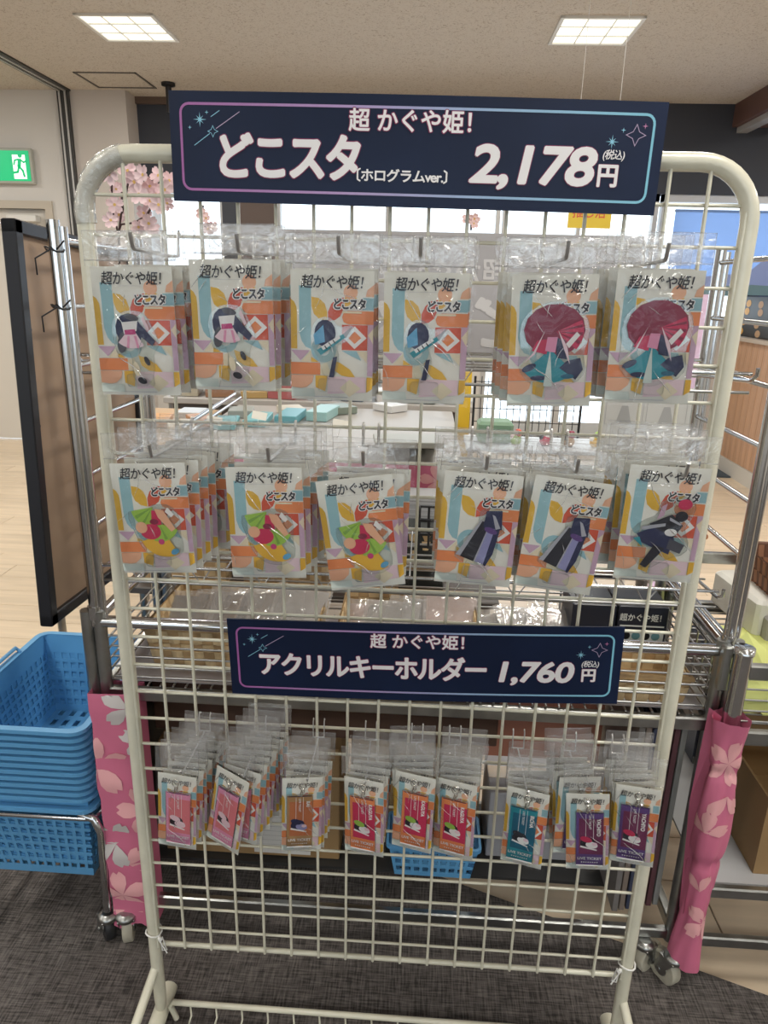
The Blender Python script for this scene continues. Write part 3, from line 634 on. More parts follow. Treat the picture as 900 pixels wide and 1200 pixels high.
PLATES = {
 'pink': plate([(E_(-8, 2, 16, 20, 12), 'nav'), (E_(-17, -12, 6, 13, -12), 'dgr'), (mm([(-4, 4), (20, -16), (24, -10), (4, 14)]), 'nav'), (F_(-4, 8, 27, 228, 300), 'lpk'), (mm([(-16, 12), (4, 14), (2, 2), (-14, -2)]), 'wht'),
        (mm([(-13, 3), (0, 4), (1, -2), (-13, -3)]), 'mag'), (mm([(-10, -4), (-7, -4), (-9, -19), (-12, -18)]), 'pnk'), (mm([(-2, -4), (1, -4), (4, -18), (1, -19)]), 'pnk'), (E_(-3, 18, 9, 4, -15), 'dgr'), (mm([(12, 20), (18, 4), (15, 2), (9, 16)]), 'lpk'), (E_(12, -34, 3, 6, 25), 'blk'), (E_(-2, -44, 4, 9, 10), 'crm'), (E_(4, -58, 6, 4, -20), 'blk')]),
 'blue': plate([(E_(-8, 4, 13, 16), 'nav'), (mm([(-20, -10), (-22, 2), (-10, 14), (-8, -6)]), 'skb'), (mm([(-18, -16), (14, 4), (17, 0), (-13, -22)]), 'tea'), (mm([(-13, -12), (9, 2), (11, -1), (-10, -16)]), 'wht'),
        (mm([(-9, -11), (-8, -10), (-5, -14), (-6, -15)]), 'blk'), (mm([(-4, -7), (-3, -6), (0, -10), (-1, -11)]), 'blk'), (mm([(1, -4), (2, -3), (5, -7), (4, -8)]), 'blk'),
        (mm([(14, 4), (26, 14), (17, -1)]), 'gry'), (mm([(2, -24), (7, -23), (3, -48), (-3, -48)]), 'nav'),]),
 'parasol': plate([(E_(2, 14, 36, 30), 'mar'), (F_(4, 12, 32, -40, 25), 'crs'), (F_(4, 12, 31, -28, -20), 'mar'), (F_(4, 12, 31, -8, -1), 'mar'), (F_(4, 12, 31, 10, 16), 'mar'), (mm([(16, -2), (28, 12), (32, 8), (20, -7)]), 'wht'),
        (F_(-2, -8, 40, 222, 318), 'tea'), (mm([(18, -22), (34, -18), (38, -32), (30, -44), (10, -30)]), 'nav'), (E_(-26, -30, 9, 4, 25), 'nav'), (E_(-14, -42, 10, 3, 0), 'nav'), (E_(20, -40, 8, 3), 'dtl'), (F_(-2, -8, 44, 262, 276), 'pal'),
        (mm([(-18, 2), (-4, 4), (-6, -14), (-24, -10)]), 'crs'), (mm([(4, 6), (14, 2), (18, -20), (6, -18)]), 'nav'), (mm([(-6, 6), (6, 6), (4, -12), (-8, -10)]), 'pnk'),
        (mm([(-9, 14), (-22, -12), (-34, -26), (-20, -14)]), 'lpk'), (mm([(6, 14), (18, -6), (22, -26), (14, -8)]), 'lpk')]),
 'fan': plate([(F_(14, -18, 34, 200, 300), 'yel'), (F_(2, 18, 30, 190, 262), 'grn'), (F_(2, 18, 28, 205, 215), 'dgn'), (F_(2, 18, 28, 232, 240), 'dgn'), (F_(8, -4, 26, 250, 340), 'grn'), (F_(8, -4, 24, 285, 295), 'dgn'),
        (E_(-4, -16, 14, 11), 'crs'), (E_(-16, -10, 8, 8), 'pch'), (mm([(0, 14), (10, 12), (12, -6), (-2, -8)]), 'crs'), (E_(2, -2, 6, 4), 'mar'), (mm([(4, 16), (16, 14), (30, -12), (24, -16), (8, 4)]), 'pch'), (mm([(18, 12), (26, 4), (30, 8), (22, 18)]), 'wht'),
        (E_(26, -44, 6, 4, 30), 'skb'), (E_(9, -30, 4, 4), 'mag')]),
 'coat': plate([(mm([(2, 16), (24, 10), (16, -44), (-26, -34)]), 'gry'), (mm([(4, 14), (14, 12), (-2, -42), (-20, -36)]), 'blk'), (mm([(14, 8), (26, 10), (22, -18), (14, -46), (0, -42)]), 'lav'), (mm([(22, 10), (28, 6), (22, -30), (14, -48), (11, -46)]), 'nav'),
        (mm([(8, 28), (28, 30), (30, 4), (6, 6)]), 'nav'), (mm([(16, 24), (20, 22), (28, 6), (22, 4)]), 'gry'), (E_(16, 2, 9, 4, -20), 'pur')]),
 'dark': plate([(mm([(-16, 2), (10, 16), (26, 2), (14, -20), (-6, -14)]), 'blk'), (mm([(-30, -12), (-10, -2), (18, -16), (14, -38), (-22, -24)]), 'nav'), (mm([(12, -16), (32, -24), (28, -36), (10, -30)]), 'dgr'), (mm([(-6, -26), (8, -30), (-12, -58), (-20, -54)]), 'blk'),
        (E_(24, 30, 9, 7), 'crs'), (mm([(-26, -2), (4, 4), (4, 0), (-24, -7)]), 'gry'), (mm([(8, 12), (24, 4), (22, 2), (8, 8)]), 'gry'), (mm([(-4, 26), (2, 30), (0, 14), (-8, 8)]), 'lil'), (E_(12, -8, 8, 5), 'wht'), (E_(22, 14, 8, 7), 'blk'), (mm([(-26, -16), (-34, -18), (-20, -30)]), 'tea')]),
}
def place(root, corners, y, hang=False):
    """stand a card where its four corners are seen; a hanging one is turned until its edges are square"""
    TL, TR, BR, BL = corners
    def fr(yR):
        a, b, c, d = PY(*TL, y), PY(*TR, yR), PY(*BR, yR), PY(*BL, y)
        return (a + b + c + d) / 4, ((b + c) - (a + d)).normalized(), ((a + b) - (c + d)).normalized()
    yR = y
    if hang: yR = min((y + k * .002 for k in range(-30, 31)), key=lambda q: abs(fr(q)[1].dot(fr(q)[2])) + abs(q - y) * .3)
    cen, X, Z = fr(yR)
    if hang: X = (X - Z * X.dot(Z)).normalized()
    else: Z = (Z - X * Z.dot(X)).normalized()
    Y = Z.cross(X); R = Matrix((X, Y, Z)).transposed().to_4x4(); root.matrix_world = Matrix.Translation(cen) @ R
    return cen
def make_packet(kind, label, group, variant, back=False):
    r = thing('standee_packet', label, 'packet', group=group)
    link('printed_card', CARD, r); pa, pr = PLATES[kind]
    p = link('acrylic_plate', pa, r); link('plate_print', pr, p)
    a, b = SBAG[variant % 4]; link('bag', a, r); link('bag_header', b, r)
    return r
ST = [  # kind, card corners in the photograph, hook tip, packets on the hook, drift of the ones behind
 ('pink', ((105, 312), (202, 313), (213, 463), (120, 462)), (152, 290), 3, .004),
 ('pink', ((223, 306), (318, 307), (322, 456), (230, 454)), (275, 285), 4, .004),
 ('blue', ((343, 314), (437, 317), (434, 471), (343, 468)), (393, 296), 3, .002),
 ('blue', ((448, 320), (547, 320), (545, 474), (452, 470)), (497, 297), 3, .001),
 ('parasol', ((600, 325), (699, 321), (690, 476), (598, 473)), (668, 300), 4, -.004),
 ('parasol', ((721, 317), (822, 319), (809, 472), (713, 470)), (786, 290), 4, -.004),
 ('fan', ((131, 539), (225, 541), (228, 672), (137, 675)), (173, 518), 6, .005),
 ('fan', ((269, 544), (360, 545), (354, 680), (267, 679)), (311, 521), 5, .004),
 ('fan', ((383, 562), (468, 557), (463, 683), (380, 694)), (422, 537), 3, .004),
 ('coat', ((522, 556), (610, 560), (600, 687), (509, 676)), (575, 530), 4, -.001),
 ('coat', ((623, 555), (714, 566), (698, 700), (606, 686)), (682, 528), 4, -.002),
 ('dark', ((738, 547), (831, 552), (809, 681), (722, 674)), (812, 524), 4, -.004)]
DESC = {'pink': 'pink and plum', 'blue': 'navy and teal', 'parasol': 'maroon parasol', 'fan': 'green fan and red', 'coat': 'navy and lavender', 'dark': 'black and crimson'}
BACK = {2: 'second', 3: 'third', 4: 'fourth', 5: 'fifth', 6: 'sixth', 7: 'seventh', 8: 'eighth'}
for i, (kind, cor, tip, n, dr) in enumerate(ST):
    row, c = divmod(i, 6); rn = 'upper row' if row == 0 else 'second row'
    zt = (ZT - .1 if row == 0 else ZT - .35) - .022
    L = .132; hx = PY(*tip, -L).x
    hk = link('wire_hook', hook_mesh(L), None, (hx + (.004 if c < 3 else -.004), -.002, zt))
    tag(hk, 'steel wire hook holding the %s packets of the %s' % (nth(c, 6), rn), 'hook', 'hooks on the grid')
    for k in range(n):
        lab = '%s plate packet, %s in the %s' % (DESC[kind], nth(c, 6), rn)
        if k: lab = 'packet %s from the front on the %s hook, %s' % (BACK[k + 1], nth(c, 6), rn)
        r = make_packet(kind, lab, 'standee packets in the ' + rn, i + k)
        bpy.context.view_layer.update() if False else None
        place(r, cor, -.121)
        r.location.y += .023 * k; r.location.x += dr * k * (1.2 if k else 0) + random.uniform(-.001, .001) * k; r.location.z += random.uniform(-.0015, .0015) * (k > 0) + (.001 * k)
        if k: r.rotation_euler = Matrix.Rotation(random.uniform(-.02, .02), 3, 'Y').to_euler()
# key ring packets: card, ticket-shaped charm, ball chain, bag
TK = {'rose': ('pnk', 'crl', 'lpk', '', None), 'tan': ('brn', 'rst', 'nav', 'RAI', 'lav'), 'red': ('org', 'crs', 'grn', 'KAGUYA', 'wht'), 'teal': ('tea', 'dtl', 'blk', 'IROHA', 'wht'), 'violet': ('pur', 'wine', 'crs', 'YACHIYO', 'wht')}
def ticket(bg, mid, acc, nm, acc2):
    w_, h_ = .041, .098; x0, x1 = -w_ / 2, w_ / 2; z1, z0 = .043, -.055; b = MB(); y = -.0046
    a = MB().prism(rrect(x0, z0, x1, z1, .002), -.0044, -.0018, 0, 1).mesh('acrylic_ticket', [CLEAR, RIM])
    b.poly([(x0 + .001, z0 + .001), (x1 - .001, z0 + .001), (x1 - .001, z1 - .001), (x0 + .001, z1 - .001)], y, CI[bg])
    b.poly([(x0 + .005, z0 + .022), (x1 - .001, z0 + .022), (x1 - .001, z1 - .012), (x0 + .005, z1 - .012)], y - .0001, CI[mid])
    for x in (-.006, .005): b.poly([(x, z0 + .05), (x + .0006, z0 + .05), (x + .0006, z1 - .004), (x, z1 - .004)], y - .0002, CI['wht'])
    b.poly(ell(-.003, -.012, .011, .009, 0, 360, 14, 20), y - .0003, CI['blk' if nm != 'RAI' else 'nav']); b.poly(ell(.003, -.016, .009, .006, 0, 360, 12, -15), y - .0004, CI[acc2 or 'lpk'])
    b.poly(ell(-.005, -.006, .009, .005, 0, 360, 12, -20), y - .0005, CI[acc])
    b.poly(ell(.007, -.014, .004, .003, 0, 360, 10, 0), y - .0006, CI['lpk']); b.poly([(-.014, -.02), (.01, -.026), (.011, -.024), (-.013, -.017)], y - .0006, CI['wht'])
    if nm: text_into(b, nm, .0125, z1 - .008 - .0027 * len(nm), y - .0007, CI['wht'], rot=math.pi / 2, size=.0078, offset=.0004, xs=.9)
    text_into(b, 'LIVE TICKET', .0, z1 - .018, y - .0007, CI['wht'], rot=math.pi / 2, size=.0046, offset=.0001)
    text_into(b, 'LIVE TICKET', 0, z0 + .0145, y - .0007, CI['wht'], size=.0065, offset=.0002)
    for q_ in range(8): b.poly([(-.012 + q_ * .0032, z0 + .007), (-.0105 + q_ * .0032, z0 + .007), (-.0105 + q_ * .0032, z0 + .0088), (-.012 + q_ * .0032, z0 + .0088)], y - .0007, CI['wht'])
    b.poly([(x0 + .001, z0 + .001), (x1 - .001, z0 + .001), (x1 - .001, z0 + .003), (x0 + .001, z0 + .003)], y - .0007, CI['wht'])
    b.poly([(x0 + .003, z1 - .0025), (x1 - .003, z1 - .0025), (x1 - .003, z1 - .0012), (x0 + .003, z1 - .0012)], y - .0007, CI['nav'])
    return a, b.mesh('ticket_print', CM)
TKM = {k: ticket(*v) for k, v in TK.items()}
ch = MB()
for s in (-1, 1): ch.tube([(s * .001 + .0018 * math.cos(a) * (1 + .2 * s), -.005 - .001 * s, .046 + .0035 * s + .0042 * math.sin(a)) for a in [j * math.pi / 5 for j in range(10)]], .0007, 5, closed=True)
ch.tube([(.0 + .005 * math.cos(a), -.0065, .058 + .006 * math.sin(a)) for a in [j * math.pi / 7 for j in range(14)]], .0008, 5, closed=True).tube([(-.002, -.007, .04), (.001, -.007, .044)], .0016, 6)
CHAIN = ch.mesh('key_chain', mat('nickel', (.7, .68, .62), .2, 1))
KT = [('rose', ((187, 901), (228, 905), (227, 1002), (189, 992)), (208, 886), 7, .0042), ('rose', ((258, 896), (290, 909), (273, 1006), (247, 985)), (280, 885), 8, .0045), ('tan', ((331.5, 910), (377.5, 909), (375, 997), (331, 999)), (356, 891), 4, .003),
      ('red', ((403, 911), (450, 920), (451, 1004), (403, 993)), (424, 903), 4, .002), ('red', ((464, 909), (510, 918), (503.5, 996), (461, 984)), (488, 908), 4, .0), ('red', ((512, 915), (558.5, 925.5), (551, 1006), (510, 993)), (537, 912), 5, .001),
      ('teal', ((597, 922), (643, 930), (632, 1020), (588, 1007)), (625, 912), 4, .002), ('violet', ((666, 936), (712, 935), (710.5, 1015), (665, 1012)), (695, 924), 5, -.003), ('violet', ((723, 922), (774, 929), (763, 1014), (716, 1005)), (760, 914), 5, -.001)]
KD = {'rose': 'rose pink', 'tan': 'tan brown', 'red': 'orange red', 'teal': 'teal', 'violet': 'violet'}
YRR = {0: -.135, 1: -.165, 3: -.125, 4: -.12, 5: -.125, 6: -.125, 8: -.12}
for i, (kind, cor, tip, n, dr) in enumerate(KT):
    zt = ZT - .85 - .012; L = .12 if i < 7 else .135
    tp_ = PY(*tip, -L); hx = tp_.x
    hk = link('wire_hook', hook_mesh(L, .010, .0011, .018), None, (hx + (.005 if i < 4 else (-.006 if i > 5 else 0)), -.002, zt))
    tag(hk, 'thin wire hook holding the %s stack of key ring packets' % nth(i, 9), 'hook', 'thin hooks on the grid')
    yk = -L + .016
    for k in range(n):
        lab = '%s ticket key ring packet, front of the %s key ring stack' % (KD[kind], nth(i, 9))
        if k: lab = 'key ring packet %s from the front, %s stack' % (BACK[k + 1], nth(i, 9))
        r = thing('key_ring_packet', lab, 'packet', group='key ring packets')
        link('printed_card', KCARD, r); a, b = TKM[kind]; p = link('acrylic_ticket', a, r); link('ticket_print', b, p); link('key_chain', CHAIN, r)
        p.location = (random.uniform(-.004, .004), 0, -.003)
        a, b = KBAG[(i + k) % 4]; link('bag', a, r); link('bag_header', b, r)
        place(r, cor, yk, True)
        if k:
            ang = r.rotation_euler.copy()
            r.rotation_euler = (0, random.uniform(-.05, .05) + .05 * (1 if dr > 0 else -1), random.uniform(-.1, .1) - .25 * (i in (1,)) * (k < 2))
        r.location.y += .0135 * k; r.location.x += dr * k + (.012 if (i == 1 and k) else 0); r.location.z += (.0015 * k) - (0 if k == 0 else random.uniform(0, .004))
        if i == 7 and k: r.location.z += .018; r.location.x -= .012
# --SECTION2--

# ------------------------------------------------------------------ pink cloth printed with cherry petals
PINK = mat('pink_cloth', (.62, .16, .27), .55, var=.08, vscale=8); PET = mat('petal_print', (.80, .40, .42), .55); PETG = mat('petal_grey_print', (.60, .56, .55), .55)
def petal(cx, cz, L, a, wd=.36):
    out = []
    for t, w_ in ((0, 0), (.25, .55), (.5, .95), (.75, 1), (.93, .6), (1.0, .35), (.88, 0), (1.0, -.35), (.93, -.6), (.75, -1), (.5, -.95), (.25, -.55)):
        x = t * L; z = w_ * L * wd * .8; out.append((cx + x * math.cos(a) - z * math.sin(a), cz + x * math.sin(a) + z * math.cos(a)))
    return out
def petals(m, surf, flowers, box_, mats=None, parent=None):
    for f in flowers:
        m = MB(); _petals(m, surf, [f], box_); m.build('flower_print', mats, parent)
def _petals(m, surf, flowers, box_):
    """petals as thin print following the cloth: a grid clipped to each petal's outline"""
    for (cx, cz, L, rot, np_, mi) in flowers:
        for k in range(np_):
            a = rot + k * 2 * math.pi / 5; P = petal(cx, cz, L, a)
            c = (cx + .55 * L * math.cos(a), cz + .55 * L * math.sin(a)); rings = [P]
            for f in (.66, .33): rings.append([(c[0] + (p[0] - c[0]) * f, c[1] + (p[1] - c[1]) * f) for p in P])
            vs = []
            for rg in rings: vs += rg
            vs.append(c); cl = [(min(box_[1], max(box_[0], p[0])), min(box_[3], max(box_[2], p[1]))) for p in vs]
            n = len(P); fs = []
            for q in range(2):
                for i in range(n): j = (i + 1) % n; fs.append((q * n + i, q * n + j, q * n + n + j, q * n + n + i))
            for i in range(n): fs.append((2 * n + i, 2 * n + (i + 1) % n, 3 * n))
            m.add([surf(*p) for p in cl], fs, mi, True)
# ------------------------------------------------------------------ the chrome cart behind the rack
YF, YBk, XC = .2, .55, .59
c1 = thing('chrome_display_cart', 'chrome wire display cart on castors directly behind the ivory rack', 'display cart', (.01, .38, 0))
def part(mb, name, m, parent=c1, off=(0, -.38, 0)): return mb.build(name, m, parent, off)
post = MB()
for dx in (-.012, .012): post.tube([(dx, 0, .085), (dx, 0, .79)], .0125, 10)
post.tube([(0, .012, .085), (0, .012, .79)], .011, 10)
post_me = post.mesh('post', DULLCH)
pole_me = MB().tube([(0, 0, .76), (0, 0, 1.48)], .0105, 12).tube([(.014, .004, .76), (.014, .004, 1.47)], .007, 10).tube([(0, 0, .775), (0, 0, .80)], .0135, 12).mesh('pole', CHROME)
for sx in (-1, 1):
    for yy in (YF, YBk):
        link('post', post_me, c1, (sx * (XC + .005), yy - .38, 0)); link('pole', pole_me, c1, (sx * XC, yy - .38 + (0 if yy == YF else -.03), 0))
    rm = MB().tube([(0, YF, 0), (0, YBk - .03, 0)], .0048, 8).mesh('rung', CHROME)
    for zz in (.95, 1.048, 1.147, 1.246, 1.345, 1.45): link('rung', rm, c1, (sx * XC, -.38, zz))
    part(MB().tube([(sx * XC, YF, .772), (sx * XC, YBk, .772)], .011, 10), 'side_rail', CHROME)
    part(MB().bbox((sx * XC - .008, YF, .603), (sx * XC + .008, YBk, .63)), 'side_bar', DULLCH)
    part(MB().bbox((sx * XC - .01, YF, .092), (sx * XC + .01, YBk, .118)), 'side_bar', DULLCH)
for yy in (YF, YBk):
    part(MB().tube([(-XC, yy, .768), (XC, yy, .768)], .0115, 10), 'top_rail', CHROME)
    part(MB().bbox((-XC, yy - .008, .600), (XC, yy + .008, .628)), 'lower_bar', DULLCH)
    part(MB().bbox((-XC, yy - .008, .09), (XC, yy + .008, .115)), 'bottom_bar', DULLCH)
    lw = MB().tube([(-XC + .02, yy, 0), (XC - .02, yy, 0)], .0022, 6).mesh('guard_wire', WIREM)
    for k in range(5): link('guard_wire', lw, c1, (0, -.38 + .01, .645 + .022 * k))
for sx in (-1, 1):
    gw = MB().tube([(0, YF, 0), (0, YBk, 0)], .0022, 6).mesh('guard_wire', WIREM)
    for k in range(5): link('guard_wire', gw, c1, (sx * (XC - .02), -.38, .645 + .022 * k))
dk = MB().tube([(0, YF, 0), (0, YBk, 0)], .0022, 5).mesh('deck_wire', WIREM)
for k in range(47): link('deck_wire', dk, c1, (-.575 + .025 * k, -.38, .632))
part(MB().box((-XC + .01, YF + .012, .6345), (XC - .01, YBk - .012, .636)), 'tray_liner', mat('liner_grey', (.33, .31, .33), .35))
part(MB().box((-XC + .01, .30, .113), (XC - .01, YBk - .012, .1205)), 'bottom_plate', mat('shade_dark_plate', (.03, .03, .03), .5))  # near-black colour puts the shaded underside of the shelf into the plate
def caster(name, label, x, y, r, rz, wheel, grp='swivel castors', z0=.085, tyre=None, parent=None):
    t = thing(name, label, 'castor', (x, y, 0), grp, rz) if parent is None else None
    if parent is not None:
        t = bpy.data.objects.new('caster', None); COL.objects.link(t); t.parent = parent; t.location = (x, y, 0); t.rotation_euler = (0, 0, rz)
    w_ = MB().tube([(-.011, .02, r), (-.009, .02, r), (.009, .02, r), (.011, .02, r)], [r * .9, r, r, r * .9], 24); w_.tube([(-.013, .02, r), (.013, .02, r)], r * .45, 14, 1)
    w_.build('wheel', [wheel, DULLCH], t)
    f = MB()
    for s in (-1, 1): f.prism([(0, 0)] * 0 or [(-.0, 0)], 0, 0) if False else f.add([(s * .0155, -.012, z0 - .012), (s * .0155, .022, z0 - .012), (s * .0155, .032, r), (s * .0155, .014, r - .008), (s * .018, -.012, z0 - .012), (s * .018, .022, z0 - .012), (s * .018, .032, r), (s * .018, .014, r - .008)],
                       [(0, 1, 2, 3), (7, 6, 5, 4), (0, 4, 5, 1), (1, 5, 6, 2), (2, 6, 7, 3), (3, 7, 4, 0)])
    f.bbox((-.018, -.014, z0 - .014), (.018, .024, z0 - .008), .001).tube([(0, 0, z0 - .012), (0, 0, z0 - .004), (0, 0, z0), (0, 0, z0 + .004)], [.020, .022, .019, .012], 16).tube([(-.02, .02, r), (.02, .02, r)], .005, 8)
    f.build('fork', DULLCH, t); return t
CRW = mat('cream_tyre', (.50, .47, .38), .5, var=.2, vscale=20); BKW = mat('black_tyre', (.02, .02, .022), .5)
for x, y, rz in ((-XC + .01, YF - .03, .3), (XC - .06, YF - .01, -.9), (-XC, YBk, .5), (XC, YBk, 0)): caster('caster', '', x, y - .38, .036, rz, CRW, parent=c1)
# pink cloth round the left front post
t1 = PY(107, 810, .18); zc1, zc0 = .628, .055
cl = thing('cherry_cloth', 'pink cherry blossom cloth wrapped flat round the left front post of the cart', 'cloth', (-.55, .19, 0))
m = MB(); NX, NZ = 6, 16; xl, xr = -.047, .045
def s1(x, z):
    k = (z - zc0) / (zc1 - zc0); return (x - .0 * k, -.022 + .004 * math.sin(z * 30 + x * 40) * (.3 + abs(x) * 8) + .003 * math.sin(z * 71), z)
vs = [s1(xl + (xr - xl) * i / NX, zc0 + (zc1 - zc0) * j / NZ - (.012 * math.sin(i * 1.3) if j == 0 else 0)) for j in range(NZ + 1) for i in range(NX + 1)]
m.add(vs, [(j * (NX + 1) + i, j * (NX + 1) + i + 1, (j + 1) * (NX + 1) + i + 1, (j + 1) * (NX + 1) + i) for j in range(NZ) for i in range(NX)], 0, True)
for xs_ in (xl, xr):
    m.add([s1(xs_, zc0 + (zc1 - zc0) * j / NZ) for j in range(NZ + 1)] + [(xs_, .03, zc0 + (zc1 - zc0) * j / NZ) for j in range(NZ + 1)], [(j, j + 1, j + NZ + 2, j + NZ + 1) for j in range(NZ)], 0, True)
m.add([(xl, .03, zc0), (xr, .03, zc0), (xr, .03, zc1), (xl, .03, zc1)], [(0, 1, 2, 3)], 0)
m.build('cloth', PINK, cl)
m = MB()
petals(m, lambda x, z: (s1(x, z)[0], s1(x, z)[1] - .0008, z), [(-.045, .46, .07, .35, 5, 0), (.03, .60, .055, 2.6, 2, 1), (-.02, .14, .06, .5, 5, 0), (.045, .36, .06, 1.9, 4, 0), (-.025, .27, .06, 1.2, 4, 1), (.0, .22, .05, -.2, 2, 0), (.05, .53, .045, 2.9, 2, 1)], (xl, xr, zc0 + .01, zc1 - .002), [PET, PETG], cl)
# framed board tied to the left poles
b0, b1 = PX(5, 265, -.66), PX(48, 728, -.66)
bd = thing('framed_board', 'black framed board with brown backing tied to the left poles of the cart', 'board', (-.635, .375, .775))
ang = math.atan2(b0.y - b1.y, b0.z - b1.z); hB = .69; w0 = -.252; w1 = .22; ft = .022
fm = MB()
for a, b in (((w0, 0), (w1, ft)), ((w0, hB - ft), (w1, hB)), ((w0, 0), (w0 + ft, hB)), ((w1 - ft, 0), (w1, hB))): fm.bbox((-.012, a[0], a[1]), (.012, b[0], b[1]), .002)
o1 = fm.build('frame', mat('black_frame', (.012, .013, .018), .35), bd)
o2 = MB().box((-.004, w0 + ft, ft), (.003, w1 - ft, hB - ft)).build('backing', mat('brown_backing', (.36, .25, .17), .55, var=.12, vscale=5), bd)
nm = MB()
for yy, zz in ((w0 + ft + .004, .52), (w0 + ft + .004, .36), (w0 + ft + .004, .19), (w1 - .1, ft + .004), (w0 + .12, hB - ft - .004)): nm.tube([(.003, yy, zz), (.008, yy, zz)], .003, 6)
tag(nm.build('clips', BLACK, bd), kind='stuff')
bd.rotation_euler = (-.06, 0, 0)
for zz, lab in ((1.435, 'upper'), (1.345, 'lower')):
    yq = YF if zz > 1.4 else YBk - .15
    tag(MB().tube([(-.58 + .016 * math.cos(a), YF + .016 * math.sin(a), zz + .004 * math.sin(a * 2)) for a in [i * math.pi / 6 for i in range(12)]], .0016, 5, closed=True)
        .tube([(-.58, YF - .016, zz), (-.6, YF - .03, zz - .015), (-.605, YF - .02, zz - .04)], .0014, 5).tube([(-.57, YF - .016, zz), (-.55, YF - .03, zz + .012)], .0014, 5).build('cable_tie', BLACK),
        'black cable tie at the %s end of the left pole' % lab, 'cable tie', 'black cable ties on the left pole')
# ------------------------------------------------------------------ wire shelves hung inside the poles
def wire_shelf(z, y0, y1, label, depth=.032, step=.05, x0=-.585, x1=.585):
    t = thing('wire_shelf', label, 'shelf', (0, (y0 + y1) / 2, z)); o = -(y0 + y1) / 2
    for yy in (y0, y1):
        MB().tube([(x0, yy + o, 0), (x1, yy + o, 0)], .0035, 8).build('shelf_rail', CHROME, t)
        MB().tube([(x0, yy + o, -depth), (x1, yy + o, -depth)], .0028, 8).build('lower_rail', WIREM, t)
    cw = MB().tube([(0, y0 + o, .002), (0, y1 + o, .002)], .0016, 5).mesh('cross_wire', WIREM); n = int((x1 - x0) / step)
    for k in range(1, n): link('cross_wire', cw, t, (x0 + k * step, 0, 0))
    for k in range(3): MB().tube([(x0, y0 + o + (y1 - y0) * (k + 1) / 4, -.003), (x1, y0 + o + (y1 - y0) * (k + 1) / 4, -.003)], .002, 6).build('long_wire', WIREM, t)
    tr = MB().tube([(-.02, y0 + o, 0), (0, y0 + o - .001, -depth), (.02, y0 + o, 0)], .0016, 5).mesh('truss', WIREM)
    for k in range(int((x1 - x0) / .12)): link('truss', tr, t, (x0 + .08 + k * .12, 0, 0))
    for sx in (x0, x1): MB().tube([(sx, y0 + o - .02, .012), (sx, y0 + o - .02, -.0), (sx, y0 + o, -.012), (sx, y1 + o, -.03), (sx, y1 + o, -depth - .02)], .0035, 6).build('bracket_arm', CHROME, t)
    return t
wire_shelf(1.262, .26, .50, 'upper chrome wire shelf between the cart poles, behind the upper packets')
wire_shelf(.868, .24, .50, 'lower chrome wire shelf just above the woven baskets of the cart')
# grey see-through notice behind, lettering reversed
g0, g1 = PY(322, 268, .6), PY(735, 440, .6)
gb = thing('reversed_notice', 'large pale grey notice board seen from behind with reversed white lettering', 'sign', ((g0.x + g1.x) / 2, .6, 1.215))
gw_ = (g1.x - g0.x) / 2; gh = g0.z - 1.215
MB().bbox((-gw_, 0, 0), (gw_, .006, gh), .001).build('board', mat('grey_notice', (.44, .43, .45), .6), gb)
lt = MB(); x_ = PY(567, 320, .6).x - gb.location.x; 
for s, sz, zz, xc in (('超かぐや姫！', .055, PY(567, 318, .6).z - 1.215, x_ - .115), ('どこスタ', .115, PY(560, 378, .6).z - 1.215, x_ - .13)):
    a = MB(); text_into(a, s, 0, 0, 0, 0, size=sz, offset=.0012 if sz < .1 else .004)
    zm = (min(v[2] for v in a.v) + max(v[2] for v in a.v)) / 2; a.v = [(-x + xc, -.001 + y, z - zm + zz) for x, y, z in a.v]; a.f = [tuple(reversed(f)) for f in a.f]; lt.add(a.v, a.f)
lt.build('reversed_lettering', mat('notice_white', (.66, .65, .66), .6), gb)
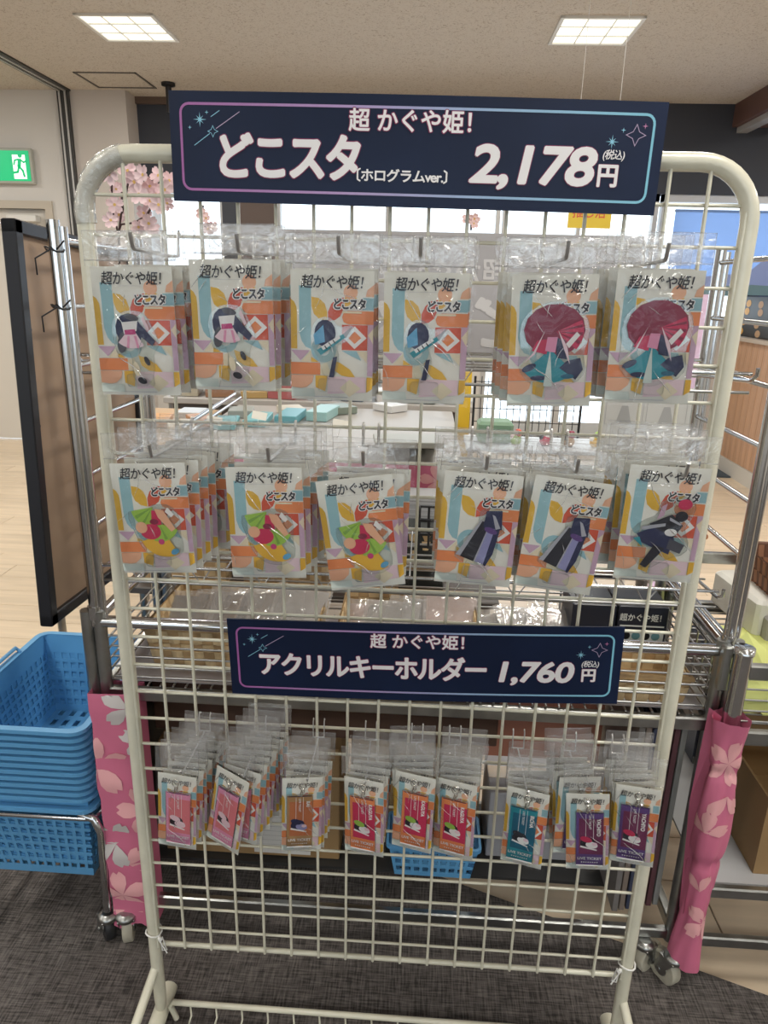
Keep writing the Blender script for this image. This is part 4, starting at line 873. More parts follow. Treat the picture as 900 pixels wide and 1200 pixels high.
# ------------------------------------------------------------------ woven baskets and goods in the cart
WOV = [mat('woven_tan', (.45, .30, .15), .7, var=.25, vscale=30, rnd=.1), mat('woven_light', (.62, .47, .27), .7, var=.2, vscale=30)]
WOO = [mat('woven_orange', (.52, .20, .09), .7, var=.25, vscale=30), mat('woven_tan')]
def woven_basket(label, x0, x1, y0, y1, z0, z1, mats=WOV, cw=.024, chh=.017, grp='woven baskets', cat='basket', name='woven_basket'):
    cx, cy_ = (x0 + x1) / 2, (y0 + y1) / 2; t = thing(name, label, cat, (cx, cy_, z0), grp)
    W, D, Hh = (x1 - x0) / 2, (y1 - y0) / 2, z1 - z0; m = MB(); rows = max(2, round(Hh / chh)); tp = .08
    for wall in range(4):
        Lw = 2 * (W if wall % 2 == 0 else D); n = max(2, round(Lw / cw))
        for r in range(rows):
            for i in range(n):
                hi = (i + r) % 2; th = .004 if hi else .0015; u0, u1 = -Lw / 2 + Lw * i / n + (.0 if hi else .001), -Lw / 2 + Lw * (i + 1) / n - (.0 if hi else .001)
                a, b = Hh * r / rows + .0006, Hh * (r + 1) / rows - .0006
                def q(u, zz, o):
                    s = 1 - tp * (1 - zz / Hh)
                    if wall == 0: return (u * s, (-D - o) * s, zz)
                    if wall == 2: return (-u * s, (D + o) * s, zz)
                    if wall == 1: return ((W + o) * s, u * s, zz)
                    return ((-W - o) * s, -u * s, zz)
                um = (u0 + u1) / 2
                vs = [q(u0, a, 0), q(um, a, th), q(u1, a, 0), q(u1, b, 0), q(um, b, th), q(u0, b, 0), q(u0, a, -.004), q(u1, a, -.004), q(u1, b, -.004), q(u0, b, -.004)]
                m.add(vs, [(0, 1, 4, 5), (1, 2, 3, 4), (7, 6, 9, 8), (5, 4, 3, 8, 9), (0, 6, 7, 2, 1)], hi)
    tag(m.build('weave', mats, t), kind='stuff')
    MB().tube([(sx * W, sy * D, Hh) for sx, sy in ((-1, -1), (1, -1), (1, 1), (-1, 1))], .006, 8, closed=True).build('rim', mats[0], t)
    MB().box((-W * .9, -D * .9, 0), (W * .9, D * .9, .003)).build('bottom', mats[0], t)
    return t
FILMG = film('packet_film', .25, .9, 22, .15, .22)
def goods(n, x0, x1, y0, y1, z0, label, grp, mats_, tilt=.5, w_=.11, l_=.15):
    for k in range(n):
        t = thing('bagged_item', label % ORD[k] if '%s' in label else label, 'packet', (x0 + (x1 - x0) * (k + .5) / n, (y0 + y1) / 2 + random.uniform(-.01, .01), z0 + .006 * k), grp)
        t.rotation_euler = (tilt + random.uniform(-.12, .12), random.uniform(-.15, .15), random.uniform(-.3, .3))
        m_ = mats_[k % len(mats_)]
        MB().bbox((-w_ / 2, -l_ / 2, 0), (w_ / 2, l_ / 2, .006), .0015).build('contents', m_, t)
        rn = random.Random(k); n_ = 6; vs = [((i / n_ - .5) * (w_ + .015), (j / n_ - .5) * (l_ + .02), .0095 + rn.uniform(-.003, .004)) for j in range(n_ + 1) for i in range(n_ + 1)]
        MB().add(vs, [(j * (n_ + 1) + i, j * (n_ + 1) + i + 1, (j + 1) * (n_ + 1) + i + 1, (j + 1) * (n_ + 1) + i) for j in range(n_) for i in range(n_)], 0, True).build('wrapping', FILMG, t)
DZ = .636
GP = [mat('pack_grey', (.36, .33, .31), .5), mat('pack_brown', (.32, .25, .21), .5), mat('pack_light', (.55, .5, .48), .5)]
woven_basket('tan woven basket of bagged goods at the left of the cart tray', -.52, -.17, .27, .51, DZ, DZ + .085)
goods(6, -.49, -.2, .30, .46, DZ + .035, 'clear wrapped item %s from the left in the left woven basket', 'wrapped goods in the left basket', GP)
woven_basket('tan woven basket at the middle of the cart tray behind the smaller board', -.13, .16, .27, .51, DZ, DZ + .085)
goods(5, -.1, .13, .32, .46, DZ + .03, 'clear wrapped item %s from the left in the middle woven basket', 'wrapped goods in the middle basket', [mat('pack_pink', (.7, .5, .45), .5)] + GP)
goods(5, .2, .33, .32, .46, DZ + .03, 'shiny wrapped flat packet %s from the left beside the black cartons', 'flat packets right of the middle basket', GP, .2, .09, .16)
for k, (xa, xb) in enumerate(((.36, .452), (.456, .56))):
    t = thing('black_carton', ('black carton with a white bar code label, left of the pair' if k == 0 else 'black carton with small round pictures, right of the pair'), 'box', ((xa + xb) / 2, .42, DZ + .002), 'black cartons in the tray')
    wq = (xb - xa) / 2; MB().bbox((-wq, -.03, 0), (wq, .08, .125), .002).build('carton', mat('carton_black', (.012, .016, .03), .35), t)
    lb_ = MB()
    if k == 0:
        lb_.poly([(-wq + .004, .004), (wq - .006, .004), (wq - .006, .066), (-wq + .004, .066)], -.0305, 0)
        for j in range(14): lb_.poly([(.005 + j * .0022, .045), (.0062 + j * .0022, .045), (.0062 + j * .0022, .058), (.005 + j * .0022, .058)], -.0308, 1)
        lb_.poly([(-.035, .032), (.03, .032), (.03, .036), (-.035, .036)], -.0308, 2); lb_.poly([(.015, .008), (.024, .008), (.024, .02), (.015, .02)], -.0308, 1)
    else:
        text_into(lb_, '超かぐや姫！', 0, .098, -.0305, 0, size=.018, offset=.0004, xs=.9)
        lb_.poly([(-wq + .006, .078), (wq - .006, .078), (wq - .006, .0815), (-wq + .006, .0815)], -.0305, 0); lb_.poly([(-wq + .005, .044), (wq - .005, .044), (wq - .005, .07), (-wq + .005, .07)], -.0305, 0)
        for j in range(4): lb_.poly(ell(-.031 + j * .0205, .057, .009, .009, n=14), -.0308, 3 if j % 2 else 1)
        lb_.poly([(-.03, .026), (-.008, .026), (-.008, .032), (-.03, .032)], -.0305, 4); lb_.poly([(-wq + .006, .012), (wq - .02, .012), (wq - .02, .017), (-wq + .006, .017)], -.0305, 0)
    lb_.build('print', [mat('label_white', (.6, .62, .6), .5), BLACK, mat('label_yellow', (.6, .55, .1), .5), mat('label_teal', (.12, .25, .28), .5), mat('label_mint', (.2, .5, .42), .5)], t)
woven_basket('low tan woven basket at the right end of the cart tray', .34, .56, .225, .36, DZ, DZ + .055)
tag(MB().bbox((.30, .23, DZ), (.55, .28, DZ + .004), .001).build('white_booklet', WHITE, None), 'white booklet lying under the right tray basket', 'booklet')
woven_basket('orange and tan woven basket on the lower wire shelf at the right', .36, .60, .37, .50, .8375 + .036, .93, WOO, .03, .014)
bx = thing('wire_crate', 'black open wire crate on the lower wire shelf below the navy coat packets', 'crate', (.12, .45, .873))
wc = MB().tube([(-.09, 0, 0), (-.09, 0, .06)], .003, 6).mesh('crate_wire', BLACK)
for k in range(10):
    for yy in (-.06, .04): link('crate_wire', wc, bx, (k * .02, yy, 0))
for zz in (.003, .03, .06):
    MB().tube([(-.09, -.06, zz), (.09, -.06, zz), (.09, .04, zz), (-.09, .04, zz)], .003, 6, closed=True).build('crate_ring', BLACK, bx)
ox = PY(495, 640, .8).x
tag(MB().bbox((ox - .06, .76, .601), (ox + .06, .86, .785), .004).build('black_organizer', mat('organizer_black', (.02, .025, .025), .5)), 'matt black case on the table behind, under a row of silver packets', 'case')
# ------------------------------------------------------------------ things on the bottom shelf
BZ = .1215
KR = mat('kraft_board', (.30, .19, .085), .7, var=.1, vscale=6)
def carton(label, x0, x1, y0, y1, z0, z1, m=KR, name='cardboard_carton', grp=None, openf=False):
    t = thing(name, label, 'box', ((x0 + x1) / 2, (y0 + y1) / 2, z0), grp); W, D, Hh = (x1 - x0) / 2, (y1 - y0) / 2, z1 - z0
    b = MB(); th = .005
    if openf:
        b.box((-W, -D, 0), (W, -D + th, Hh)).box((-W, D - th, 0), (W, D, Hh)).box((-W, -D + th, 0), (-W + th, D - th, Hh)).box((W - th, -D + th, 0), (W, D - th, Hh)).box((-W + th, -D + th, 0), (W - th, D - th, th))
    else: b.bbox((-W, -D, 0), (W, D, Hh), .002)
    b.build('carton', m, t)
    if openf: MB().box((-W - .0, -D - .001, Hh), (W, -D + .003, Hh + .002)).build('flap', m, t)
    else: MB().box((-W + .001, -.022, Hh), (W - .001, .022, Hh + .0006)).build('packing_tape', mat('tape_brown', (.34, .22, .1), .3), t)
    return t
carton('long brown cardboard carton on the bottom shelf behind the rose and tan packets', -.53, -.125, .32, .50, BZ, .42)
carton('brown cardboard carton behind the small blue basket on the bottom shelf', -.11, .20, .43, .52, BZ, .42)
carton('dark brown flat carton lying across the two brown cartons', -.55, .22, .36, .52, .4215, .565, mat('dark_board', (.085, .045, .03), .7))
sp_ = thing('ruled_sheet', 'white ruled paper sheet hanging at the front of the cardboard carton', 'paper', (-.255, .309, .14))
MB().box((-.065, 0, 0), (.065, .001, .20)).build('sheet', mat('sheet_white', (.62, .62, .60), .6), sp_)
rl = MB()
for k in range(15): rl.poly([(-.06, .012 + k * .0125), (.06, .012 + k * .0125), (.06, .0126 + k * .0125), (-.06, .0126 + k * .0125)], -.0004)
for k in (-.045, .0, .035): rl.poly([(k, .012), (k + .0006, .012), (k + .0006, .188), (k, .188)], -.0004)
tag(rl.build('ruling', mat('ruling_grey', (.25, .25, .25), .6), sp_), kind='stuff')
carton('white carton on the bottom shelf right of the small blue basket', .215, .43, .36, .51, BZ, .30, mat('carton_white', (.42, .42, .45), .6), grp=None)
tag(MB().bbox((.17, .44, .34), (.47, .448, .60), .001).build('salmon_panel', mat('salmon_board', (.42, .17, .11), .6)), 'salmon coloured panel standing behind the violet key ring packets', 'panel')
PC = [('grey', (.16, .15, .145)), ('taupe', (.20, .165, .14)), ('dark blue', (.04, .05, .09)), ('black', (.02, .02, .02)), ('pale taupe', (.32, .28, .25)), ('wine', (.12, .05, .06)), ('light grey', (.30, .30, .29))]
for k, (nm_, c_) in enumerate(PC):
    tag(MB().bbox((.475 + k * .0155, .225 + .004 * k, BZ), (.475 + k * .0155 + (.011 if k else .012), .52, .585 - .006 * (k % 3)), .001).build('leaning_panel', mat('panel_' + nm_.replace(' ', '_'), c_, .5)),
        '%s thin panel, %s of the row standing at the right of the bottom shelf' % (nm_, ORD[k] if k else 'leftmost'), 'panel', 'thin panels on the bottom shelf')
tag(MB().bbox((-.567, .26, BZ), (-.56, .53, .59), .001).build('leaning_panel', mat('panel_black', (.02, .02, .02), .5)), 'black thin panel added to darken the left end of the bottom shelf', 'panel', 'thin panels on the bottom shelf')  # added black sheet, darkens the left of the shelf interior
# shopping baskets -----------------------------------------------------------
BLU = mat('basket_blue', (.11, .34, .62), .38, rnd=.04); 
def perforated(W0, D0, W1, D1, Hh, ncx, ncy, rows, solid_top=.22):
    """tapering basket body with open slots"""
    m = MB()
    for wall in range(4):
        n = ncx if wall % 2 == 0 else ncy
        def q(u, t, o=0):
            W = W0 + (W1 - W0) * t; D = D0 + (D1 - D0) * t; zz = Hh * t
            if wall == 0: return (u * W, -D - o, zz)
            if wall == 2: return (-u * W, D + o, zz)
            if wall == 1: return (W + o, u * D, zz)
            return (-W - o, -u * D, zz)
        th = .0022
        us = []; 
        for i in range(n):
            a = -1 + 2 * i / n; us += [a, a + .7 / n]
        us.append(1)
        ts = []
        for j in range(rows): a = .06 + (1 - solid_top - .06) * j / rows; ts += [a, a + (1 - solid_top - .06) / rows * .36]
        ts = [0] + ts + [1 - solid_top, 1]
        nu, nt_ = len(us), len(ts)
        for side, o in ((0, 0), (1, -th)):
            vs = [q(u, t, o) for t in ts for u in us]; fs = []
            for j in range(nt_ - 1):
                for i in range(nu - 1):
                    hole = (i % 2 == 1) and (j >= 2 and j % 2 == 0 and j < nt_ - 2)
                    if not hole:
                        f = (j * nu + i, j * nu + i + 1, (j + 1) * nu + i + 1, (j + 1) * nu + i); fs.append(f if side == 0 else tuple(reversed(f)))
            m.add(vs, fs, 0)
        # bar edges give the holes thickness
        for i in range(1, nu - 1):
            m.add([q(us[i], ts[1], 0), q(us[i], ts[-2], 0), q(us[i], ts[-2], -th), q(us[i], ts[1], -th)], [(0, 1, 2, 3)], 0)
        for j in range(2, nt_ - 1):
            m.add([q(-1, ts[j], 0), q(1, ts[j], 0), q(1, ts[j], -th), q(-1, ts[j], -th)], [(0, 1, 2, 3)], 0)
    n = 8
    for i in range(n): 
        x = -W0 + 2 * W0 * i / n; m.box((x, -D0, 0), (x + W0 * 2 / n * .55, D0, .003)); y = -D0 + 2 * D0 * i / n; m.box((-W0, y, .0), (W0, y + D0 * 2 / n * .4, .0028))
    return m.mesh('basket_body', BLU)
def rim(W, D, Hh, r=.03, lip=.014):
    m = MB(); o = rrect(-W - lip, -D - lip, W + lip, D + lip, r); i_ = rrect(-W, -D, W, D, r * .7); n = len(o)
    def dz(p): return -.006 * (1 if abs(p[0]) < W * .5 and abs(p[1]) > D * .9 else 0)
    rs = [[(x, y, Hh - .002 + dz((x, y))) for x, y in i_], [(x, y, Hh + .002 + dz((x, y))) for x, y in i_], [(x, y, Hh + .002 + dz((x, y))) for x, y in o], [(x, y, Hh - .0065 + dz((x, y))) for x, y in o], [(x * .955, y * .965, Hh - .0065 + dz((x, y))) for x, y in o]]
    vs = [p for r_ in rs for p in r_]; fs = []
    for k in range(4): fs += [(k * n + i, k * n + (i + 1) % n, (k + 1) * n + (i + 1) % n, (k + 1) * n + i) for i in range(n)]
    m.add(vs, fs, 0, False); return m.mesh('rim', BLU)
BW, BD, BH = .137, .19, .20
body = perforated(BW * .84, BD * .86, BW, BD, BH, 13, 17, 6); rimm = rim(BW, BD, BH)
hd = MB().tube([(-BW - .006, -BD * .30, BH + .003), (-BW - .016, -BD * .30, BH + .012), (-BW - .016, BD * .5, BH + .012), (-BW - .006, BD * .5, BH + .003)], .0045, 8).mesh('handle', BLU)
bxC, byC = -.762, .362; NB = 12; zb = .155
for k in range(NB):
    top = k == NB - 1
    zk = zb + .0158 * k + (0 if k == 0 else .012)
    lab = 'topmost open blue shopping basket of the stack left of the cart' if top else ('lowest blue shopping basket of the stack, its slots seen inside the trolley frame' if k == 0 else 'blue shopping basket %s from the bottom of the stack' % (ORD + ('tenth', 'eleventh'))[k])
    t = thing('shopping_basket', lab, 'basket', (bxC + random.uniform(-.001, .001), byC, zk), 'stacked blue shopping baskets', random.uniform(-.006, .006))
    link('basket_body', body, t); link('rim', rimm, t); link('handle', hd, t)
sb = thing('shopping_basket', 'small blue slotted basket on the bottom shelf below the orange key ring packets', 'basket', (.09, .335, .1207))
tx = perforated(.085, .045, .10, .05, .085, 9, 5, 3); link('basket_body', tx, sb); link('rim', rim(.10, .05, .085, .012, .006), sb)
# trolley under the stack
tr = thing('basket_trolley', 'chrome tube trolley on black castors under the stack of blue baskets', 'trolley', (bxC, byC, 0))
MB().tube([(x, y, .335 - .0) for x, y in rrect(-BW - .012, -BD - .008, BW + .014, BD + .012, .02)], .0055, 8, closed=True).build('ring_frame', CHROME, tr)
for sx, sy in ((1, -1), (-1, -1), (1, 1), (-1, 1)):
    MB().tube([(sx * (BW - .02), sy * (BD + .0), .34), (sx * (BW + .012), sy * (BD + .006), .335), (sx * (BW + .022), sy * (BD + .004), .30), (sx * (BW + .014), sy * (BD - .0), .09)], .009, 10).build('leg', CHROME, tr)
    caster('caster', '', sx * (BW + .014), sy * BD, .032, .7 if sy < 0 else 0, BKW, parent=tr, z0=.08)
MB().tube([(BW + .014, -BD, .11), (BW + .014, BD, .11)], .007, 8).build('side_rail', CHROME, tr); MB().tube([(-BW - .014, -BD, .11), (-BW - .014, BD, .11)], .007, 8).build('side_rail', CHROME, tr)
for yy in (-.1, .1): MB().tube([(-BW - .014, yy, .145), (BW + .014, yy, .145)], .006, 8).build('support_bar', CHROME, tr)
for s in (-1, 1):
    MB().tube([(s * (BW + .013), yq, .11) if q == 0 else (s * (BW + .013), yq, .148) for q, yq in ((0, -.1), (1, -.1))], .005, 6).build('support_stub', CHROME, tr)
    MB().tube([(s * (BW + .013), .1, .11), (s * (BW + .013), .1, .148)], .005, 6).build('support_stub', CHROME, tr)
# ------------------------------------------------------------------ second chrome cart on the right
X2, Y2 = .655, .16
c2 = thing('chrome_display_cart', 'second chrome display cart at the right edge, its post wrapped in pink cloth', 'display cart', (1.2, .45, 0)); of = (-1.2, -.45, 0)
def part2(mb, name, m): return mb.build(name, m, c2, of)
px = PY(873, 762, Y2).x
for x in (px, 1.75):
    for y in (Y2, .74): part2(MB().tube([(x, y, .085), (x, y, .79)], .0155, 14).tube([(x, y, .785), (x, y, .797), (x, y, .795)], [.0175, .0175, .013], 14), 'post', CHROME if y == Y2 and x < 1 else DULLCH)
part2(MB().tube([(px - .0, Y2, .772), (px, .74, .772)], .010, 10).tube([(px + .0, Y2, .735), (px, .74, .735)], .005, 8), 'side_rail', CHROME)
part2(MB().bbox((px - .03, Y2 + .01, .70), (px - .012, Y2 + .028, .79), .003), 'corner_socket', DULLCH)
for y in (Y2, .74):
    part2(MB().bbox((px, y - .008, .735), (1.75, y + .008, .765)), 'top_bar', DULLCH); part2(MB().bbox((px, y - .008, .60), (1.75, y + .008, .63)), 'lower_bar', DULLCH)
    part2(MB().bbox((px, y - .008, .245), (1.75, y + .008, .27)), 'shelf_bar', DULLCH); part2(MB().bbox((px, y - .008, .12), (1.75, y + .008, .145)), 'bottom_bar', DULLCH)
gv = MB().tube([(0, 0, .63), (0, 0, .76)], .002, 6).mesh('guard_wire', WIREM)
for k in range(14): link('guard_wire', gv, c2, (px - 1.2, Y2 + .04 + .04 * k - .45, 0))
gv2 = MB().tube([(px, Y2, 0), (1.75, Y2, 0)], .002, 6).mesh('guard_wire', WIREM)
for k in range(4): link('guard_wire', gv2, c2, (of[0], of[1], .648 + .022 * k))
dk2 = MB().tube([(px, 0, 0), (1.75, 0, 0)], .0022, 5).mesh('deck_wire', WIREM)
for k in range(19): link('deck_wire', dk2, c2, (of[0], of[1] + Y2 + .03 * k + .02, .632)); 
part2(MB().box((px + .012, Y2 + .012, .262), (1.73, .73, .268)), 'shelf_plate', mat('shelf_plate', (.42, .42, .43), .4))
for x, y, rz in ((px - .02, Y2, .5), (1.75, Y2, 0), (px, .74, 0), (1.75, .74, 0)): caster('caster', '', x - 1.2, y - .45, .036, rz, CRW, parent=c2)
# pink sleeve on its post
sl_ = thing('cherry_cloth', 'pink cherry blossom cloth tied as a sleeve round the right hand post', 'cloth', (px, Y2, 0)); z0, z1 = .075, .655
def rad(z, a):
    r = .027 + .004 * math.sin(z * 17 + 1) + .003 * math.sin(a * 3 + z * 9) + .0015 * math.sin(a * 7 - z * 31)
    for zc in (.34, .545): r -= .005 * math.exp(-((z - zc) / .012) ** 2) * (1 + .5 * math.sin(a * 9 + zc * 50))
    return r + (.006 * max(0, (z - .6) / .055))
def s2(a, z): r = rad(z, a); return (r * math.sin(a) * 1.05, -r * math.cos(a), z)
NA, NZ = 28, 60
m = MB(); m.add([s2(2 * math.pi * i / NA, z0 + (z1 - z0) * j / NZ) for j in range(NZ + 1) for i in range(NA)], [(j * NA + i, j * NA + (i + 1) % NA, (j + 1) * NA + (i + 1) % NA, (j + 1) * NA + i) for j in range(NZ) for i in range(NA)], 0, True)
m.build('sleeve', PINK, sl_)
m = MB(); petals(m, lambda u, z: (lambda p: (p[0] * 1.03, p[1] * 1.03 - .0004, p[2]))(s2(u / .03, z)), [(.0, .57, .05, 1.3, 5, 0), (.01, .50, .05, -2.2, 2, 0), (-.02, .42, .045, .2, 3, 0), (.02, .20, .055, 2.5, 4, 0), (-.01, .28, .04, 1.2, 2, 0)], (-.09, .09, z0 + .01, z1 - .01), [PET], sl_)
m = MB(); m.add([(-.018, .0, .655), (-.034, .02, .66), (-.026, .0, .45), (-.022, -.008, .2), (-.024, .012, .2), (-.036, .025, .45)], [(0, 1, 5, 2), (2, 5, 4, 3)]); m.build('cloth_tail', PINK, sl_)
# goods on the second cart
YP = mat('yellow_paper', (.62, .66, .22), .6, var=.06, vscale=8)
for k, (x, y, z, a, lab) in enumerate(((.80, .30, .64, .05, 'yellow paper sheet lying at the front of the second cart'), (.85, .45, .645, -.1, 'yellow paper sheet lying towards the back of the second cart'))):
    t = tag(MB().box((-.12, -.1, 0), (.16, .1, .002)).build('yellow_paper', YP, None, (x, y, z)), lab, 'paper', 'yellow papers'); t.rotation_euler = (0, 0, a)
t = tag(MB().add([(-.02, 0, 0), (.07, -.01, .02), (.09, .06, .07), (.02, .08, .13), (-.02, .06, .10), (-.02, 0, .002), (.07, -.01, .022), (.09, .06, .072), (.02, .08, .132), (-.02, .06, .102)], [(0, 1, 2, 3, 4), (9, 8, 7, 6, 5), (0, 5, 6, 1), (1, 6, 7, 2), (2, 7, 8, 3), (3, 8, 9, 4), (4, 9, 5, 0)]).build('yellow_wrapper', YP, None, (px + .03, .185, .645)),
        'folded yellow green wrapping standing beside the second cart post', 'paper')
for k, (x, y, z, a, W, D, Hh) in enumerate(((.84, .62, .64, .12, .05, .10, .09), (.93, .44, .645, .1, .055, .10, .085))):
    t = thing('white_case', 'white flat case %s on the second cart' % ('with a rounded end, farther back' if k == 0 else 'with a coloured picture on top, nearer'), 'box', (x, y, z), 'white cases', a)
    MB().bbox((-W, -D, 0), (W, D, Hh), .008).build('case', mat('case_white', (.66, .65, .60), .45), t)
    if k: 
        MB().box((-W + .012, -D + .02, Hh), (W - .01, D - .02, Hh + .001)).build('picture', mat('picture_blue', (.25, .30, .5), .4, var=.7, vscale=14), t)
        MB().box((-W - .001, -D + .03, .02), (-W, D - .03, .07)).build('window_strip', mat('strip_dark', (.12, .12, .10), .5, var=.5, vscale=60), t)
wicker = woven_basket('dark brown wicker basket at the right edge on the second cart', .835, 1.1, .50, .72, .70, .80, [mat('wicker_brown', (.13, .055, .03), .6), mat('wicker_light', (.28, .13, .07), .6)], .014, .03, name='wicker_basket', grp=None)
tag(MB().bbox((.82, .49, .64), (1.12, .73, .697), .004).build('grey_stand', mat('stand_grey', (.35, .34, .33), .5)), 'grey low stand under the dark wicker basket', 'stand')
carton('open brown cardboard carton on the low shelf of the second cart', .735, 1.1, .2, .52, .2685, .45, openf=True)
for k in range(2):
    t = thing('lettered_box', 'black box with large pale characters, %s of the two on the second cart' % ('upper' if k == 0 else 'lower'), 'box', (.93, .62, .275 + (.0 if k else .155)), 'black lettered boxes')
    MB().bbox((-.2, -.08, .0), (.2, .08, .15), .003).build('carton', mat('carton_black'), t); a = MB(); text_into(a, '宮嶽一', -.06, .10, -.0808, 0, size=.07, offset=.0015); a.build('lettering', mat('dull_letters', (.28, .27, .25), .5), t)
    MB().box((-.2, -.0805, .002), (.2, -.0801, .022)).build('trim_band', mat('band_grey', (.2, .2, .19), .5), t)
# ------------------------------------------------------------------ tables and displays farther back
tb1 = thing('display_table', 'low display table with a pink cherry blossom drape behind the cart', 'table', (-.28, 1.6, 0))
TX0, TX1, TY0, TY1, TZ = -.52, .44, -.45, .55, .87
MB().bbox((TX0, TY0, TZ - .03), (TX1, TY1, TZ), .004).build('tabletop', mat('table_top_grey', (.42, .40, .38), .4), tb1)
for x in (TX0 + .03, TX1 - .03):
    for y in (TY0 + .03, TY1 - .03): MB().tube([(x, y, 0), (x, y, TZ - .03)], .015, 10).build('leg', DULLCH, tb1)
dr_ = thing('cherry_cloth', 'pink cherry blossom cloth draped along the front of the display table', 'cloth', (-.28, 1.14, .4))
def s3(x, z): return (x, -.004 + .006 * math.sin(x * 18) * (1 - z / .5), z)
m = MB(); NX = 30; m.add([s3(TX0 + (TX1 - TX0) * i / NX, .472 * j) for j in (0, 1) for i in range(NX + 1)], [(i, i + 1, i + NX + 2, i + NX + 1) for i in range(NX)], 0, True); m.build('drape', PINK, dr_)
random.seed(5); m = MB(); petals(m, lambda x, z: (s3(x, z)[0], s3(x, z)[1] - .002, z), [(-.44 + .16 * k, (.40, .33, .42)[k % 3], .055, k * 1.1, 5, 0) for k in range(6)], (TX0, TX1, .0, .47), [PET], dr_)
def flat(label, cat, name, u, v, z, W, D, Hh, col, grp=None, rz=0, rx=0):
    p = PZ(u, v, z); o = tag(MB().bbox((-W / 2, -D / 2, 0), (W / 2, D / 2, Hh), min(.002, Hh / 3)).build(name, mat(name + '_' + '%d%d%d' % tuple(int(c * 99) for c in col), col, .35), None, (p.x, p.y, z)), label, cat, grp); o.rotation_euler = (rx, 0, rz); return o
TLc = (.16, .42, .46)
for k in range(4):
    flat('teal flat book %s from the left on the display table' % ORD[k], 'book', 'teal_book', 265 + 38 * k, 498 - 3 * k, TZ + .002, .085, .2, .02 + .006 * k, [TLc, (.20, .48, .52), (.13, .36, .42), (.3, .5, .5)][k], 'teal books', .15 - .1 * k)
for k in range(5):
    flat('silver wrapped packet %s from the left behind the teal books' % ORD[k], 'packet', 'silver_packet', 225 + 58 * k, 489 - 2 * k, TZ + .002, .10, .12, .03, [(.5, .52, .55), (.36, .38, .36), (.55, .5, .4), (.2, .24, .2), (.6, .6, .6)][k], 'silver packets', .2 * k)
for k in range(5):
    flat('dark olive stacked album, %s from the bottom at the right of the table' % (ORD[k] if k else 'first'), 'book', 'olive_album', 478, 520, TZ + .003 + .019 * k, .2, .13, .017, [(.20, .22, .14), (.3, .3, .22), (.14, .16, .12), (.24, .26, .2), (.38, .38, .34)][k], 'stacked albums', .03 * k)
for k, (u, v) in enumerate(((303, 480), (398, 490), (250, 486))):
    p = PZ(u, v + 10, TZ + .04); o = tag(MB().box((-.028, 0, 0), (.028, .001, .03)).build('price_card', PAPER, None, (p.x, p.y, TZ + .035)), 'small cream price card %s' % ('beside the teal books', 'in front of the silver packets', 'at the left of the table')[k], 'card', 'price cards'); o.rotation_euler = (-.4, .15, 0)
    tag(MB().tube([(0, 0, 0), (0, .002, .035)], .001, 5).build('card_pin', CHROME, o, (0, .003, -.035)))
for k in range(4):
    flat('orange and cream picture box %s from the left at the left display' % ORD[k], 'box', 'picture_box', 160 + 26 * k, 505 - 8 * (k % 2), .88, .09, .14, .03, [(.16, .55, .50), (.62, .30, .08), (.7, .58, .4), (.5, .22, .06)][k], 'picture boxes', .2 * k)
t2 = thing('display_table', 'farther grey display table crowded with wrapped goods', 'table', (-.35, 2.9, 0))
MB().bbox((-.85, -.6, TZ - .03), (.62, .8, TZ), .004).build('tabletop', mat('table_top_grey'), t2)
MB().box((-.83, -.58, .25), (.60, -.57, TZ - .03)).build('front_panel', mat('table_dark', (.08, .07, .065), .5), t2)
for x in (-.82, .58):
    for y in (-.57, .77): MB().tube([(x, y, 0), (x, y, TZ - .03)], .015, 10).build('leg', DULLCH, t2)
gc = [(.45, .40, .30), (.15, .17, .15), (.5, .52, .55), (.30, .16, .09), (.55, .55, .5), (.10, .12, .16), (.45, .3, .12), (.2, .4, .42), (.62, .6, .58), (.4, .12, .12)]
PL = ('front row', 'second row', 'third row', 'rearmost row')
for r in range(4):
    for k in range(9):
        c_ = gc[(k * 3 + r * 5) % 10]; hh = random.uniform(.03, .10); W = random.uniform(.055, .07)
        o = tag(MB().bbox((-W, -.09, 0), (W, .09, hh), .003).build('wrapped_box', mat('goods_%d' % ((k * 3 + r * 5) % 10), c_, .3), None, (-1.12 + .165 * k, 2.42 + .27 * r, TZ + .001)),
                'small wrapped box, %s in the %s of the farther table' % (nth(k, 9), PL[r]), 'box', 'wrapped boxes on the farther table'); o.rotation_euler = (0, 0, random.uniform(-.25, .25))
lt_ = thing('side_table', 'narrow side table under the picture boxes at the left', 'table', (-.98, 1.55, 0))
MB().bbox((-.25, -.4, .84), (.16, .4, .878), .003).build('tabletop', mat('table_wood', (.5, .33, .18), .5), lt_)
for x in (-.22, .13):
    for y in (-.37, .37): MB().tube([(x, y, 0), (x, y, .84)], .014, 8).build('leg', DULLCH, lt_)
tag(MB().tube([PZ(215, 500, .93), PZ(275, 462, .93)], .008, 8).tube([PZ(222, 506, .91), PZ(282, 466, .91)], .006, 8).tube([PZ(215, 500, .87), PZ(215, 500, .932)], .006, 8).tube([PZ(275, 462, .87), PZ(275, 462, .932)], .006, 8).build('chrome_rail', CHROME), 'bright chrome double rail slanting along the left of the display table', 'rail')
lo = thing('low_table', 'low table carrying woven baskets between the cart and the draped table', 'table', (-.25, .86, 0))
MB().bbox((-.5, -.13, .58), (.5, .13, .60), .003).build('tabletop', mat('table_dark', (.08, .07, .065), .5), lo)
for x in (-.47, .47):
    for y in (-.1, .1): MB().tube([(x, y, 0), (x, y, .58)], .012, 8).build('leg', DULLCH, lo)
for k in range(3): woven_basket('pale woven basket %s from the left on the low table' % ORD[k], -.74 + .29 * k, -.48 + .29 * k, .76, .95, .601, .80 - .02, WOV, .034, .026)
